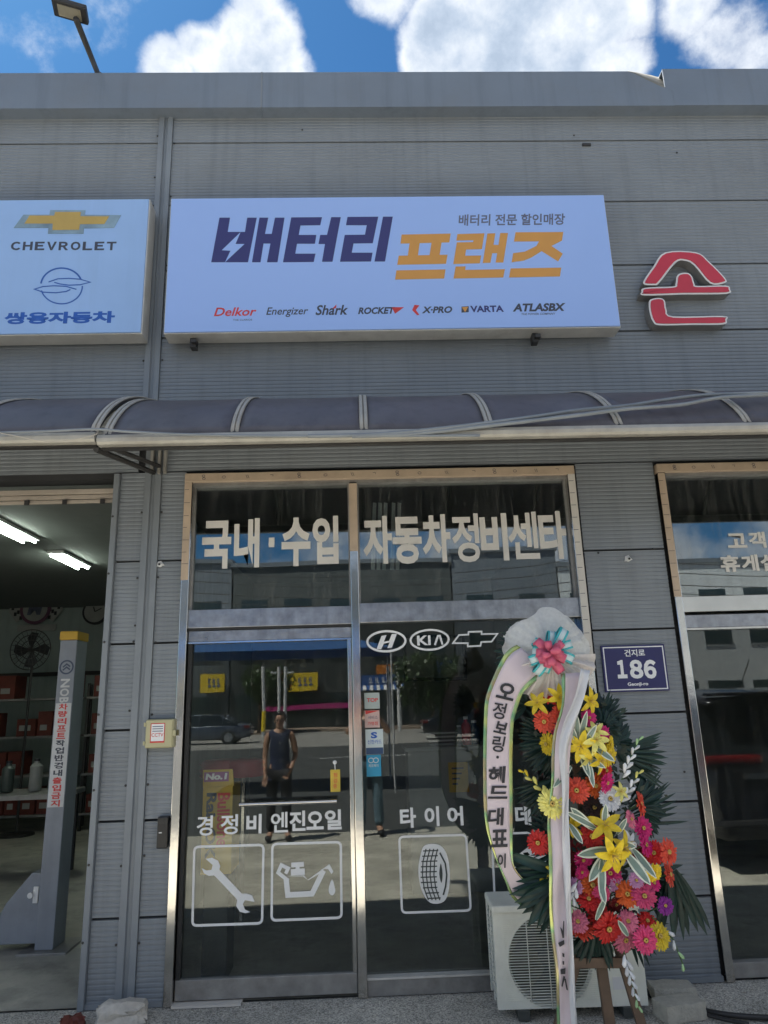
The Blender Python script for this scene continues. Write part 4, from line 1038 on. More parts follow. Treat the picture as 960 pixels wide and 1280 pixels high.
# round black fan, cabinet, tyre stack, workbench
c = W(38, 812, 6.3); FN = thing('workshop_fan', (c.x, 6.3, 0), 'black round pedestal fan standing left of the lift post', 'fan')
mb = MB()
for r_ in (.30, .22, .14): mb.tube([(c.x+r_*math.cos(2*PI*k/24), 6.3, c.z+r_*math.sin(2*PI*k/24)) for k in range(24)], .008, 5, closed=True)
for k in range(12): a = PI*k/12; mb.tube([(c.x-.3*math.cos(a), 6.29, c.z-.3*math.sin(a)), (c.x+.3*math.cos(a), 6.29, c.z+.3*math.sin(a))], .004, 4)
mb.build('guard', M['dark_metal'], FN)
mb = MB()
for k in range(4):
    a = PI/2*k; mb.add([(c.x, 6.34, c.z), (c.x+.26*math.cos(a-.35), 6.33, c.z+.26*math.sin(a-.35)), (c.x+.27*math.cos(a+.1), 6.35, c.z+.27*math.sin(a+.1)), (c.x+.2*math.cos(a+.5), 6.38, c.z+.2*math.sin(a+.5))], [(0, 1, 2, 3)])
mb.build('blade', M['mblack'], FN, solid=.004)
MB().tube([(c.x, 6.4, .03), (c.x, 6.4, c.z)], .02, 8).build('pole', M['dark_metal'], FN); MB().lathe((c.x, 6.4, .004), [(.25, 0), (.24, .03), (.03, .05)], 20).build('base', M['dark_metal'], FN)
BN = thing('workbench', (-4.9, 3.4, 0), 'low grey workbench with clutter in the dark garage', 'workbench')
MB().box(-5.9, -3.2, 3.3, 4.0, .80, .85).build('bench_top', M['steel_dirty'], BN, bevel=.004)
for xx in (-5.85, -3.3):
    for y_ in (3.35, 3.9): MB().box(xx, xx+.05, y_, y_+.05, 0, .80).build('leg', M['dark_metal'], BN)
MB().box(-5.8, -4.6, 3.35, 3.95, .3, .34).build('bench_shelf', M['dark_metal'], BN)
CB2 = thing('tool_cabinet', (-2.6, 4.8, 0), 'dark blue tool cabinet by the right garage wall', 'cabinet')
M['cab'] = mat('blue_grey_cabinet', (.05, .09, .14), .5)
MB().box(-3.0, -2.2, 4.6, 5.1, .05, 1.15).build('carcass', M['cab'], CB2, bevel=.008)
for k in range(4): 
    d_ = MB().box(-2.96, -2.24, 4.585, 4.599, .1+k*.26, .33+k*.26).build('drawer', M['cab'], CB2, bevel=.004); MB().box(-2.75, -2.45, 4.57, 4.584, .28+k*.26, .3+k*.26).build('handle', M['steel'], d_)
TB = thing('tyre', (-2.9, 2.9, 0), 'black tyre lying flat on the garage floor by the cabinet', 'tyre')
MB().lathe((-2.55, 6.0, .0), [(.20, .02), (.31, .0), (.33, .05), (.33, .16), (.31, .21), (.20, .19)], 28).build('tread', M['mblack'], TB, smooth=True, auto=50)
WL[TB]
def stack_tyres(x, y, n, label):
    for k in range(n):
        tag(MB().lathe((x+random.uniform(-.02, .02), y, .006+.2*k), [(.19, .02), (.29, .0), (.31, .05), (.31, .15), (.29, .19), (.19, .18)], 26).build('tyre', M['mblack'], None, smooth=True, auto=50), label % ('lowest', 'second', 'third', 'topmost')[k], 'tyre', 'tyres stacked by the right garage wall')
stack_tyres(-2.05, 3.9, 4, '%s black tyre of the stack by the right garage wall')
DR2 = thing('oil_drum', (-5.35, 2.2, 0), 'dark blue oil drum standing at the left of the garage bay', 'drum')
MB().lathe((-5.35, 2.2, .006), [(.27, 0), (.28, .01), (.28, .28), (.29, .3), (.28, .32), (.28, .58), (.29, .6), (.28, .62), (.28, .86), (.27, .88)], 26).build('barrel', M['cab'], DR2, smooth=True, auto=35)
MB().lathe((-5.25, 2.15, .887), [(.04, 0), (.04, .02)], 12).build('bung', M['steel'], DR2)
AIRH = cable('air_hose', [(-4.6, 8.95, 3.2), (-4.55, 8.9, 2.6), (-4.7, 8.9, 2.0), (-4.45, 8.9, 1.9), (-4.5, 8.9, 2.5), (-4.62, 8.9, 2.9)], .015, 'black air hose looped on the garage back wall', 'hose', None, M['dark_metal'])
JK = thing('floor_jack', (-4.3, 1.7, 0), 'low grey floor jack lying on the garage floor beside the lift', 'jack')
MB().prism([(-4.75, 1.55, .05), (-3.95, 1.55, .05), (-3.95, 1.55, .13), (-4.2, 1.55, .16), (-4.75, 1.55, .10)], (0, .26, 0)).build('chassis', M['steel_dirty'], JK, bevel=.005)
for xx in (-4.68, -4.02):
    for yy in (1.53, 1.83): MB().lathe((xx, yy, .052), [(.045, -.015), (.045, .015)], 14, 'Y').build('wheel', M['dark_metal'], JK)
MB().tube([(-4.0, 1.68, .14), (-3.5, 1.68, .75)], .015, 6).build('handle', M['dark_metal'], JK)
CN_ = [(-4.9, .86, (.10, .16, .30)), (-4.6, .86, (.3, .25, .05)), (-4.3, .86, (.25, .05, .04)), (-3.9, .86, (.06, .08, .07)), (-3.6, .86, (.3, .3, .28))]
for (x, z, cc), nm_ in zip(CN_, ('blue', 'yellow', 'red', 'black', 'pale grey')):
    t_ = thing('oil_can', (x, 3.6, z), nm_+' oil can standing on the workbench in the garage', 'can'); h_ = random.uniform(.18, .3)
    MB().lathe((x, 3.6, z), [(.06, 0), (.065, .01), (.065, h_), (.03, h_+.03), (.028, h_+.05)], 14).build('can_body', mat('can_'+nm_.replace(' ', '_'), cc, .4), t_, smooth=True, auto=40); MB().lathe((x, 3.6, z+h_+.051), [(.03, 0), (.03, .025)], 12).build('cap', M['mblack'], t_)
# ================================================================== INSIDE THE SHOP
M['desk'] = mat('pale_grey_desk', (.26, .27, .26), .5)
c0, c1_ = W(506, 935, 2.2), W(608, 930, 2.2)
DK = thing('counter', ((c0.x+c1_.x)/2, 2.4, 0), 'pale grey reception counter behind the right pane', 'counter')
MB().box(c0.x, c1_.x+.5, 2.2, 2.9, c0.z-.035, c0.z).build('counter_top', M['desk'], DK, bevel=.004)
MB().box(c0.x+.03, c1_.x+.47, 2.24, 2.86, .01, c0.z-.036).build('counter_body', M['desk'], DK)
def bottle(x, y, z, h, r, m_, label, cat='bottle'):
    B = thing('bottle', (x, y, z), label, cat)
    MB().lathe((x, y, z+.001), [(r*.95, 0), (r, .01), (r, h*.7), (r*.45, h*.82), (r*.42, h*.9)], 14).build('body', m_, B, smooth=True, auto=50)
    MB().lathe((x, y, z+h*.901), [(r*.5, 0), (r*.5, h*.1)], 12).build('cap', M['white_print'], B, smooth=True, auto=40)
bottle(W(583, 918, 2.35).x, 2.35, c0.z, .26, .045, M['letter_red'], 'red bottle standing on the reception counter')
bottle(W(593, 918, 2.4).x, 2.4, c0.z, .22, .05, M['cab'], 'dark bottle beside the red one on the counter')
bottle(W(574, 918, 2.45).x, 2.45, c0.z, .18, .04, M['desk'], 'short pale bottle left of the red one on the counter')
BK = thing('wire_basket', (W(552, 925, 2.4).x, 2.4, c0.z), 'small wire basket standing on the counter', 'basket')
bxx = W(552, 925, 2.4).x
for k in range(4):
    zz = c0.z+.01+k*.035; wv = .11+.012*k
    MB().tube([(bxx-wv, 2.32, zz), (bxx+wv, 2.32, zz), (bxx+wv, 2.48, zz), (bxx-wv, 2.48, zz)], .004, 4, closed=True).build('wire', M['letter_rim'], BK)
for px_, nm, lb in ((527, 'picture_frame', 'dark framed picture on the rear wall above the counter, left one'), (560, 'picture_frame', 'dark framed picture on the rear wall above the counter, right one')):
    v = W(px_, 822, 4.95); F = thing(nm, (v.x, 4.98, v.z), lb, 'picture')
    MB().box(v.x-.24, v.x+.24, 4.95, 4.995, v.z-.3, v.z+.3).build('frame', M['mblack'], F, bevel=.006); MB().box(v.x-.2, v.x+.2, 4.943, 4.9495, v.z-.26, v.z+.26).build('picture', M['desk'], F)
v = W(574, 972, 2.15); PSR = thing('poster', (v.x, 2.19, v.z), 'yellow leaflet taped to the front of the counter', 'poster')
MB().box(v.x-.09, v.x+.09, 2.195, 2.199, v.z-.13, v.z+.13).build('sheet', M['yellow_paint'], PSR)
mb = MB(); [mb.box(v.x-.06, v.x+.05-.02*k, 2.1935, 2.1948, v.z+.07-k*.045, v.z+.085-k*.045) for k in range(4)]; mb.build('print', M['dark_print'], PSR)
# yellow product display standing behind the door glass
c = W(271, 1010, .45); yd = .30
M['f_plinth'] = mat('dark_crate', (.03, .035, .035), .6)
DS = thing('display_stand', (c.x, yd+.15, 0), 'tall yellow cardboard wiper display behind the door, headed No.1', 'display stand')
M['disp'] = mat('yellow_card', (.55, .35, .03), .5, var=.05)
x0, x1, z0, z1 = rect(252, 983, 290, 1093, yd)
MB().box(x0, x1, yd, yd+.3, z0, z1).build('carton', M['disp'], DS, bevel=.003)
MB().box(x0+.02, x1-.02, yd+.02, yd+.28, .01, z0-.002).build('plinth', M['f_plinth'], DS, bevel=.003)
zt = W(270, 962, yd).z
hd = MB().prism([(x0, yd-.01, z1+.001), (x1+.01, yd-.01, z1+.001), (x1-.005, yd-.01, zt), (x0, yd-.01, zt)], (0, .02, 0)).build('header', M['disp'], DS)
a = rect(255, 965, 286, 977, yd-.0102); mb = MB().box(a[0], a[1], yd-.0115, yd-.0102, a[2], a[3]); hp = mb.build('header_panel', mat('violet_print', (.25, .06, .22), .5), hd)
mb = MB(); text_rect(mb, 'No.1', a[0]+.01, a[1]-.01, a[2]+.012, a[3]-.008, yd-.0117, .001, .05, .1); mb.build('lettering', M['white_print'], hd)
def vtext(s, xa, xb, za, zb_, Y, m_, par, bold=.03):
    vs, fs = text_mesh(s, bold); vs = [Vector((v.y, -v.x, 0)) for v in vs]
    q0, q1, r0, r1 = min(v.x for v in vs), max(v.x for v in vs), min(v.y for v in vs), max(v.y for v in vs)
    mb = MB(); mb.add([(xa+(v.x-q0)/(q1-q0)*(xb-xa), Y, za+(v.y-r0)/(r1-r0)*(zb_-za)) for v in vs], fs); return mb.build('lettering', m_, par)
a = rect(271, 991, 287, 1058, yd); vtext('Bullsone', a[0], a[1], a[2], a[3], yd-.002, M['red_print'], DS)
a = rect(257, 991, 270, 1075, yd); vtext('RainOK', a[0], a[1], a[2], a[3], yd-.002, M['dark_print'], DS, .04)
# red stools inside
for k, lb in ((0, 'red ribbed stool behind the display stand, left one'), (1, 'red ribbed stool behind the display stand, right one')):
    x = W(275+26*k, 960, 1.6).x; S = thing('stool', (x, 1.7, 0), lb, 'stool'); zt2 = W(285, 950, 1.6).z
    MB().lathe((x, 1.7, zt2-.14), [(.17, 0), (.19, .01), (.18, .035), (.19, .06), (.18, .085), (.19, .11), (.15, .14)], 20).build('seat', M['letter_red'], S, smooth=True)
    MB().tube([(x, 1.7, .03), (x, 1.7, zt2-.14)], .03, 8).build('pole', M['steel'], S); MB().lathe((x, 1.7, .008), [(.2, 0), (.19, .02), (.03, .035)], 20).build('foot', M['steel'], S)
# white vertical blind strips inside the transom
VB = thing('vertical_blind', (W(482, 670, .5).x, .5, W(482, 712, .5).z), 'bunched pale vertical blind strips behind the transom letters', 'blind')
for k, px_ in enumerate((466, 473, 480, 490, 497)):
    a, b = W(px_, 628, .12), W(px_-3, 712, .12)
    MB().add([(a.x, .12, a.z), (a.x+.026, .14, a.z), (b.x+.030, .14, b.z), (b.x+.004, .12, b.z)], [(0, 1, 2, 3)]).build('slat', mat('blind_cloth', (.8, .84, .8), .7, trans=.3), VB, solid=.001)

# ================================================================== AIR CONDITIONER UNIT
M['ac'] = mat('ac_cream_paint', (.80, .80, .71), .45, var=.05, dirt=((.3, .29, .25), .25))
M['ac_dark'] = mat('ac_inner', (.06, .065, .06), .6)
M['ac_fin'] = mat('condenser_fins', (.20, .19, .14), .5, metal=.3, var=.2, vscale=30)
aL, aR = G(623, 1276), G(814, 1272)
ang = math.atan2(aR.y-aL.y, aR.x-aL.x)*0.6
AW_ = .80; AD = .30; AH = .56
AC = thing('air_conditioner_unit', (aL.x, aL.y, 0), 'cream outdoor air conditioner unit with round fan grille behind the flower stand', 'air conditioner')
AM = Matrix.Translation((aL.x+.008, aL.y+.0, 0)) @ Matrix.Rotation(ang, 4, 'Z')
def acb(mb, nm, m_, **k): return mb.xform(AM).build(nm, m_, AC, **k)
zA0 = .05; zA1 = W(650, 1141, aL.y).z
# front sheet with a round opening
def holed(x0, x1, z0, z1, cx, cz, r, y, n=48):
    mb = MB(); vs = []; fs = []
    for k in range(n):
        a = 2*PI*k/n; dx, dz = math.cos(a), math.sin(a)
        t = min(((x1-cx)/dx if dx > 1e-6 else (x0-cx)/dx if dx < -1e-6 else 1e9), ((z1-cz)/dz if dz > 1e-6 else (z0-cz)/dz if dz < -1e-6 else 1e9))
        vs += [(cx+r*dx, y, cz+r*dz), (cx+t*dx, y, cz+t*dz), (cx+(r-.01)*dx, y+.03, cz+(r-.01)*dz)]
    # corners
    for k in range(n):
        a, b = 3*k, 3*((k+1) % n); fs.append((a, b, b+1, a+1)); fs.append((a+2, b+2, b, a))
    for cxx, czz in ((x0, z0), (x1, z0), (x1, z1), (x0, z1)):
        vs.append((cxx, y, czz)); ia = len(vs)-1
        best = None
        for k in range(n):
            p, q = vs[3*k+1], vs[3*((k+1) % n)+1]
            if abs(p[0]-q[0]) > 1e-6 and abs(p[2]-q[2]) > 1e-6:
                if abs((p[0] if abs(p[0]-cxx) < 1e-6 else q[0])-cxx) < 1e-6 and abs((p[2] if abs(p[2]-czz) < 1e-6 else q[2])-czz) < 1e-6: fs.append((3*k+1, 3*((k+1) % n)+1, ia))
    return mb.add(vs, fs)
fx = .295; fz = (zA0+zA1)/2-.005; fr_ = .228
acb(holed(.0, AW_, zA0, zA1, fx, fz, fr_, -.001), 'front_panel', M['ac'])
mb = MB().box(.004, AW_-.002, AD-.01, AD, zA0, zA1).box(.03, AW_-.03, .0, AD, zA0, zA0+.01)
mb.box(AW_-.008, AW_, .001, AD-.01, zA0, zA1)
acb(mb, 'casing', M['ac'])
acb(MB().box(-.008, AW_+.008, -.012, AD+.006, zA1, zA1+.042), 'lid', M['ac'], bevel=.01)
acb(MB().box(.05, AW_-.05, AD-.06, AD-.02, zA0+.02, zA1-.02), 'condenser', M['ac_fin'])
# side panel with slots
for i in range(16):
    zz = zA0+.035+i*(zA1-zA0-.06)/16
    acb(MB().box(-.004, .003, .05, AD-.03, zz, zz+.007), 'side_louvre', M['ac'])
acb(MB().box(-.005, .004, .0, .05, zA0, zA1), 'corner_post', M['ac'], bevel=.002); acb(MB().box(-.005, .004, AD-.03, AD, zA0, zA1), 'corner_post', M['ac'])
acb(MB().box(-.006, .002, .135, .15, zA0, zA1), 'side_bar', M['ac']); acb(MB().box(.006, .012, .01, AD-.012, zA0, zA1), 'side_liner', M['ac_dark'])
# embossed lines on the front and wire grille
mb = MB()
n_ = 34
for i in range(n_):
    z = fz-fr_+.008+i*(2*fr_-.016)/(n_-1); hw = math.sqrt(max(0, (fr_+.004)**2-(z-fz)**2))
    mb.tube([(fx-hw, -.008, z), (fx+hw, -.008, z)], .0023, 4)
for xx in (-.12, -.01, .10): 
    hw = math.sqrt(fr_**2-xx**2); mb.tube([(fx+xx, -.012, fz-hw), (fx+xx, -.012, fz+hw)], .0028, 4)
acb(mb, 'fan_grille', M['ac'], smooth=True)
for i in range(42):
    z = zA0+.04+i*(zA1-zA0-.07)/41; hw = math.sqrt(max(0, (fr_+.015)**2-(z-fz)**2))
    acb(MB().box(.05, fx-hw if hw else fx, -.0035, -.001, z, z+.004), 'rib', M['ac']) if fx-hw > .06 else None
    acb(MB().box(fx+hw, .56, -.0035, -.001, z, z+.004), 'rib', M['ac']) if fx+hw < .55 else None
mb = MB()
for k in range(3):
    a = 2*PI*k/3+.4; vs = []
    for j in range(7):
        u = j/6; r_ = .04+u*.165; w0 = .25+.35*u
        vs += [(fx+r_*math.cos(a-w0), .05, fz+r_*math.sin(a-w0)), (fx+r_*math.cos(a+w0), .09, fz+r_*math.sin(a+w0))]
    mb.add(vs, [(2*j, 2*j+1, 2*j+3, 2*j+2) for j in range(6)])
acb(mb, 'fan_blade', M['ac_dark'], solid=.004)
mb = MB(); mb.lathe((fx, .06, fz), [(.05, .04), (.05, 0), (.03, -.012)], 18, 'Y'); acb(mb, 'fan_hub', M['ac_dark'], smooth=True, auto=40)
acb(MB().box(.62, .74, -.0045, -.0012, zA0+.08, zA0+.14), 'rating_plate', M['letter_rim'])
acb(MB().box(AW_-.05, AW_-.0, -.003, -.0012, zA1-.16, zA1-.04), 'grip_recess', M['ac_dark'])
for xx in (.1, .66): acb(MB().box(xx, xx+.06, -.02, AD+.02, 0.002, zA0-.001), 'foot', M['ac_dark'])
# pipes and hose beside the unit
cable('hose', [(aL.x+.84, -.05, .35), (aL.x+.86, -.1, .12), (aL.x+.9, -.22, .02), (aL.x+1.02, -.36, .016), (aL.x+1.2, -.5, .016), (aL.x+1.4, -.56, .016)], .014, 'black drain hose curling from the air conditioner past the concrete blocks', 'hose', None, M['dark_metal'])
cable('hose', [(aL.x+.81, -.02, .30), (aL.x+.84, -.06, .10), (aL.x+.89, -.17, .02), (aL.x+.98, -.3, .016), (aL.x+1.1, -.5, .016), (aL.x+1.25, -.62, .016)], .010, 'thinner black hose beside the drain hose on the asphalt', 'hose', None, M['dark_metal'])

# ================================================================== BLOCKS AND ROCK
def rough_block(name, c, sx, sy, sz, rot, m_, label, cat, jit=.006, cham=.012):
    mb = MB(); rnd = random.Random(hash(label) % 1000 if False else len(label)); n = 5
    pts = []
    def f(u, v, w_):
        x, y, z = u*sx/2, v*sy/2, (w_*.5+.5)*sz
        return Vector((x, y, z))
    import itertools
    bm = bmesh.new(); bmesh.ops.create_cube(bm, size=1); bmesh.ops.subdivide_edges(bm, edges=bm.edges[:], cuts=4, use_grid_fill=True)
    for v in bm.verts:
        p = v.co.copy()
        ch = .5-cham/max(sx, sy)
        v.co = Vector((p.x*sx, p.y*sy, (p.z+.5)*sz)) + Vector((rnd.uniform(-1, 1), rnd.uniform(-1, 1), rnd.uniform(-1, 1) if p.z > -.4 else 0))*jit
        ext = sum(abs(abs(q)-.5) < 1e-4 for q in p)
        if ext >= 2 and p.z > -.49: v.co += Vector((-math.copysign(cham*.5, p.x) if abs(abs(p.x)-.5) < 1e-4 else 0, -math.copysign(cham*.5, p.y) if abs(abs(p.y)-.5) < 1e-4 else 0, -cham*.5 if abs(p.z-.5) < 1e-4 else 0))
    mb.v = [v.co.copy() for v in bm.verts]; bm.verts.index_update(); mb.f = [tuple(v.index for v in f_.verts) for f_ in bm.faces]; bm.free()
    mb.xform(Matrix.Translation(c) @ Matrix.Rotation(rot, 4, 'Z'))
    o = mb.build(name, m_, None, smooth=True, auto=35); return tag(o, label, cat)
import bmesh
c = G(846, 1255); rough_block('concrete_block', (c.x, c.y+.05, .0), .24, .15, .085, R(-3), M['conc'], 'rear concrete block lying against the wall beside the air conditioner', 'block', .003, .01)
c = G(856, 1277); rough_block('concrete_block', (c.x, c.y+.06, .0), .24, .15, .085, R(12), M['conc'], 'front concrete block in the pair on the asphalt', 'block', .003, .01)
c = G(150, 1279); rough_block('rock', (c.x, c.y+.02, .0), .26, .16, .10, R(14), M['rock'], 'pale angular stone at the foot of the wall by the garage', 'stone', .013, .035)
mb = MB(); rnd = random.Random(21)
for i in range(520):
    x = rnd.uniform(-2.2, 2.9); y = -.03-abs(rnd.gauss(0, .16)); s_ = rnd.uniform(.002, .0065)
    mb.ball((x, y, s_*.4), s_, 5, 3, (rnd.uniform(.8, 1.4), rnd.uniform(.8, 1.3), .7))
tag(mb.build('gravel', M['rock'], None), kind='stuff')
c = G(102, 1284); rough_block('rock', (c.x-.05, c.y, .0), .12, .1, .05, R(40), M['redbox'], 'small reddish stone at the corner of the garage bay', 'stone', .01, .02)
# ================================================================== FLOWER WREATH
WY = -.92
WR = thing('flower_wreath_stand', tuple(Vector((W(745, 1200, WY).x, WY, 0))), 'congratulatory flower wreath on a wooden easel with ribbons and a tulle bow', 'flower stand')
def hue(n, c, **k): return mat(n, c, .5, var=.18, vscale=40, trans=.25, orand=.18, **k)
FC = {'red': hue('petal_red', (.60, .022, .02)), 'dred': hue('petal_dark_red', (.20, .008, .012)), 'coral': hue('petal_coral', (.72, .085, .045)), 'orange': hue('petal_orange', (.72, .13, .02)),
      'mag': hue('petal_magenta', (.66, .018, .20)), 'pink': hue('petal_pink', (.75, .20, .32)), 'rose': hue('petal_rose', (.68, .06, .20)), 'yel': hue('petal_yellow', (.80, .60, .03)), 'pyel': hue('petal_pale_yellow', (.80, .74, .22)),
      'white': hue('petal_white', (.78, .80, .84)), 'purple': hue('petal_purple', (.26, .02, .30)), 'lilac': hue('petal_lilac', (.60, .30, .56)), 'brown': hue('dried_brown', (.06, .035, .03))}
M['fcent'] = mat('flower_centre', (.55, .38, .10), .8, var=.3, vscale=200, bump=.5, bscale=400)
M['fdark'] = mat('flower_centre_dark', (.08, .045, .02), .8)
M['palm'] = mat('palm_leaf_green', (.010, .034, .028), .45, var=.4, vscale=15, spec=.4)
M['leafdark'] = mat('filler_leaf', (.016, .032, .022), .5, var=.4, vscale=20)
M['leafgreen'] = mat('striped_leaf_green', (.16, .23, .20), .4, var=.15, vscale=30); M['leafedge'] = mat('striped_leaf_edge', (.68, .72, .62), .45)
M['stem'] = mat('flower_stem', (.06, .12, .04), .5)
M['wood'] = mat('easel_wood', (.12, .075, .048), .55, var=.25, vscale=12, streak=.3)
PXM = FPX/(FW.dot(W(720, 1030, WY)-CAMP))
def gerb_mesh(color, style=0):
    rnd = random.Random(color+str(style)); mb = MB()
    for layer, (n, r0, r1, lift, wd) in enumerate(((26, .16, 1.0, .06+.05*style, .098), (22, .14, .84, .16+.06*style, .092), (16, .12, .5, .26+.03*style, .085))):
        for k in range(n):
            a = 2*PI*(k+.5*layer)/n+rnd.uniform(-.07, .07); rr = r1*rnd.uniform(.9, 1.05); lf = lift+rnd.uniform(-.12, .14)
            ca, sa = math.cos(a), math.sin(a); row = []
            for u, ww, yy in ((0, .35, .0), (.45, .9, .55), (.82, 1.0, .8), (1.0, .45, .72+rnd.uniform(-.2, .2))):
                r = r0+(rr-r0)*u; w_ = wd*ww; y = -lf*yy*1.0-layer*.02+.06*u*u
                row.append([(r*ca-w_*sa, y+.025, r*sa+w_*ca), (r*ca, y-.02, r*sa), (r*ca+w_*sa, y+.025+rnd.uniform(-.02, .02), r*sa-w_*ca)])
            mb.sheet(row)
    return mb
CM = {}
def gerbera(px_, py_, rp, color, tx=0, tz=0, dY=0.0, cent='fcent'):
    key = (color, int(px_) % 4)
    if key not in CM:
        o = gerb_mesh(color, key[1]).build('gerbera', FC[color], WR, smooth=True, keep=True)
        c = MB().lathe((0, 0, 0), [(.17, -.12), (.18, -.20), (.14, -.25), (.05, -.23)], 14, 'Y').build('flower_centre', M[cent], o, smooth=True, keep=True)
        CM[key] = (o, c); fresh = True
    else: fresh = False
    o0, c0 = CM[key]
    if fresh: o, c = o0, c0
    else:
        o = o0.copy(); c = c0.copy(); COL.objects.link(o); COL.objects.link(c); c.parent = o
    p = W(px_, py_, WY+dY); o.location = p-WL[WR]; s = random.uniform(1.0, 1.14)*rp/PXM; tx += random.uniform(-16, 16); tz += random.uniform(-16, 16)
    o.rotation_euler = (R(tx), random.uniform(0, 6), R(tz)) if False else (Matrix.Rotation(R(tz), 3, 'Z') @ Matrix.Rotation(R(tx), 3, 'X') @ Matrix.Rotation(random.uniform(0, 6), 3, 'Y')).to_euler()
    o.scale = (s, s, s)
    # stem
    q = W(752+(py_-1000)*.09, py_+28, WY+.22)
    MB().tube([p+Vector((0, .012, 0)), p.lerp(q, .5)+Vector((0, .03, -.01)), q], .0035, 5).build('stem', M['stem'], WR)
    return o
GL = [(688, 868, 14, 'red', -25, 0), (680.6, 901.7, 14, 'coral', 0, -10), (700, 893, 12, 'coral', -10, 20), (684, 930, 14.5, 'yel', 0, -45), (753.5, 916.7, 12, 'mag', 0, 25), (736, 897, 10, 'mag', 0, 10), (760, 943, 14, 'yel', 0, 35), (762, 930, 10, 'yel', 0, 50),
      (720.7, 988, 16, 'coral', 0, 0), (743.5, 982, 15, 'orange', -10, 20), (762, 999, 14, 'white', -5, 20), (758, 978, 12, 'mag', 0, 40), (757, 963, 11, 'red', -10, 40), (799, 1005, 14, 'coral', -20, 50), (788, 1024, 11, 'pink', 0, 60), (803, 1035, 14, 'mag', -10, 25), (806, 1056, 13, 'mag', 0, 40),
      (739.5, 1045, 15, 'red', 0, 0), (717, 1062, 11, 'dred', 0, -20), (729, 1074, 12, 'mag', 20, -10), (797, 1072, 13, 'dred', 0, 10), (818, 1066, 14, 'red', -5, -20), (834.5, 1065, 15, 'coral', 0, 30), (817, 1091, 11, 'yel', 0, 10), (836, 1093, 13, 'coral', 0, 62),
      (743, 1010, 13, 'brown', -10, 0), (689, 1004.5, 16, 'pyel', 0, -5), (673, 1053, 14, 'red', 5, -15), (740, 1107, 15, 'orange', -15, 0), (736, 1125, 13, 'red', -55, 0), (762.5, 1091, 13, 'mag', 10, 0), (785, 1118, 14, 'orange', -25, -20),
      (805, 1120, 15, 'rose', 0, 5), (831, 1132, 11, 'purple', 0, 15), (817, 1104, 10, 'mag', -20, 10), (795, 1100, 9, 'lilac', -10, 0), (809, 1152, 13, 'red', -30, 0), (824, 1170, 14, 'yel', 0, 15), (806, 1175, 14.5, 'rose', 0, -5), (781, 1174, 15.5, 'pink', 8, 0),
      (785, 1152, 12, 'pink', -40, -20), (760, 1160, 17, 'red', 0, 0), (749, 1145, 14, 'red', -45, 10), (727, 1162, 16, 'coral', -62, 0), (722, 1152, 12, 'pink', -40, -20), (687, 1121, 9, 'red', 0, -50), (719, 1108, 9, 'lilac', 0, -20), (721, 1095, 10, 'dred', 0, 0), (745, 1128, 10, 'dred', 20, 0),
      (712, 1080, 9, 'dred', 0, 0), (770, 1130, 10, 'dred', 10, 0), (700, 915, 11, 'mag', 0, -20), (727, 1090, 9, 'mag', 0, 0), (752, 1118, 11, 'rose', 10, 5), (770, 1105, 10, 'lilac', 5, 10)]
for i, g_ in enumerate(GL): gerbera(*g_, dY=-.05-.03*(i % 3)+(.1 if g_[3] in ('dred', 'brown') else 0) - (.06 if i in (26, 27) else 0))

def leaf_mesh(L, w_, curve=.15, fold=.25, seg=7, tip=1.0):      # along +X, face towards -Y
    rows = []
    for i in range(seg+1):
        u = i/seg; ww = w_*(math.sin(PI*min(1, (u*.92+.06)))**.65)*(1 if u < .97 else .2); y = curve*L*u*u
        rows.append([(L*u, y-fold*ww*.5, ww/2), (L*u, y, 0), (L*u, y-fold*ww*.5, -ww/2)])
    return rows
def place_rows(mb, rows, p, d, up=None, roll=0.0):
    # d: direction of leaf length
    x = Vector(d).normalized(); y = Vector((0, 1, 0)); y = (y-x*y.dot(x)).normalized(); z = x.cross(y)
    mx = Matrix((x, y, z)).transposed(); mx = mx @ Matrix.Rotation(roll, 3, 'X')
    mb.sheet([[Vector(p)+mx @ Vector(q) for q in r_] for r_ in rows])
def striped_leaf(a, b, wpx, dY=0.0, curve=.1, bow=0.0):
    pa, pb = W(*a, WY+dY), W(*b, WY+dY-.03); d = pb-pa; L = d.length; w_ = wpx/PXM
    mb = MB(); place_rows(mb, leaf_mesh(L, w_, curve), pa, d); o = mb.build('striped_leaf', M['leafedge'], WR, smooth=True)
    mb = MB(); rr = [[(q[0], q[1]-.0015, q[2]*.62) for q in r_] for r_ in leaf_mesh(L*.96, w_, curve)]; place_rows(mb, rr, pa, d); mb.build('green_blade', M['leafgreen'], o, smooth=True)
SL = [((722, 935), (720, 893), 8), ((724, 930), (733, 888), 8), ((722, 930), (712, 905), 7), ((728, 935), (745, 905), 8), ((726, 940), (737, 973), 9), ((733, 945), (742, 985), 8), ((745, 935), (768, 952), 8), ((714, 958), (690, 985), 9), ((728, 945), (757, 960), 8),
      ((742, 1037), (711, 1008), 10), ((745, 1035), (706, 1014), 8), ((755, 1030), (757, 1005), 8), ((765, 1062), (719, 1068), 12), ((757, 1068), (735, 1102), 12), ((752, 1072), (752, 1127), 10), ((782, 1066), (812, 1106), 12), ((790, 1060), (820, 1098), 9), ((770, 1055), (795, 1058), 10),
      ((712, 1030), (728, 1055), 8), ((750, 1100), (756, 1130), 8), ((785, 1170), (772, 1150), 7), ((745, 1150), (757, 1118), 7), ((771, 1043), (783, 1022), 7)]
for i, s_ in enumerate(SL): striped_leaf(*s_, dY=-.13-.01*(i % 4), curve=-.12+.05*(i % 3))
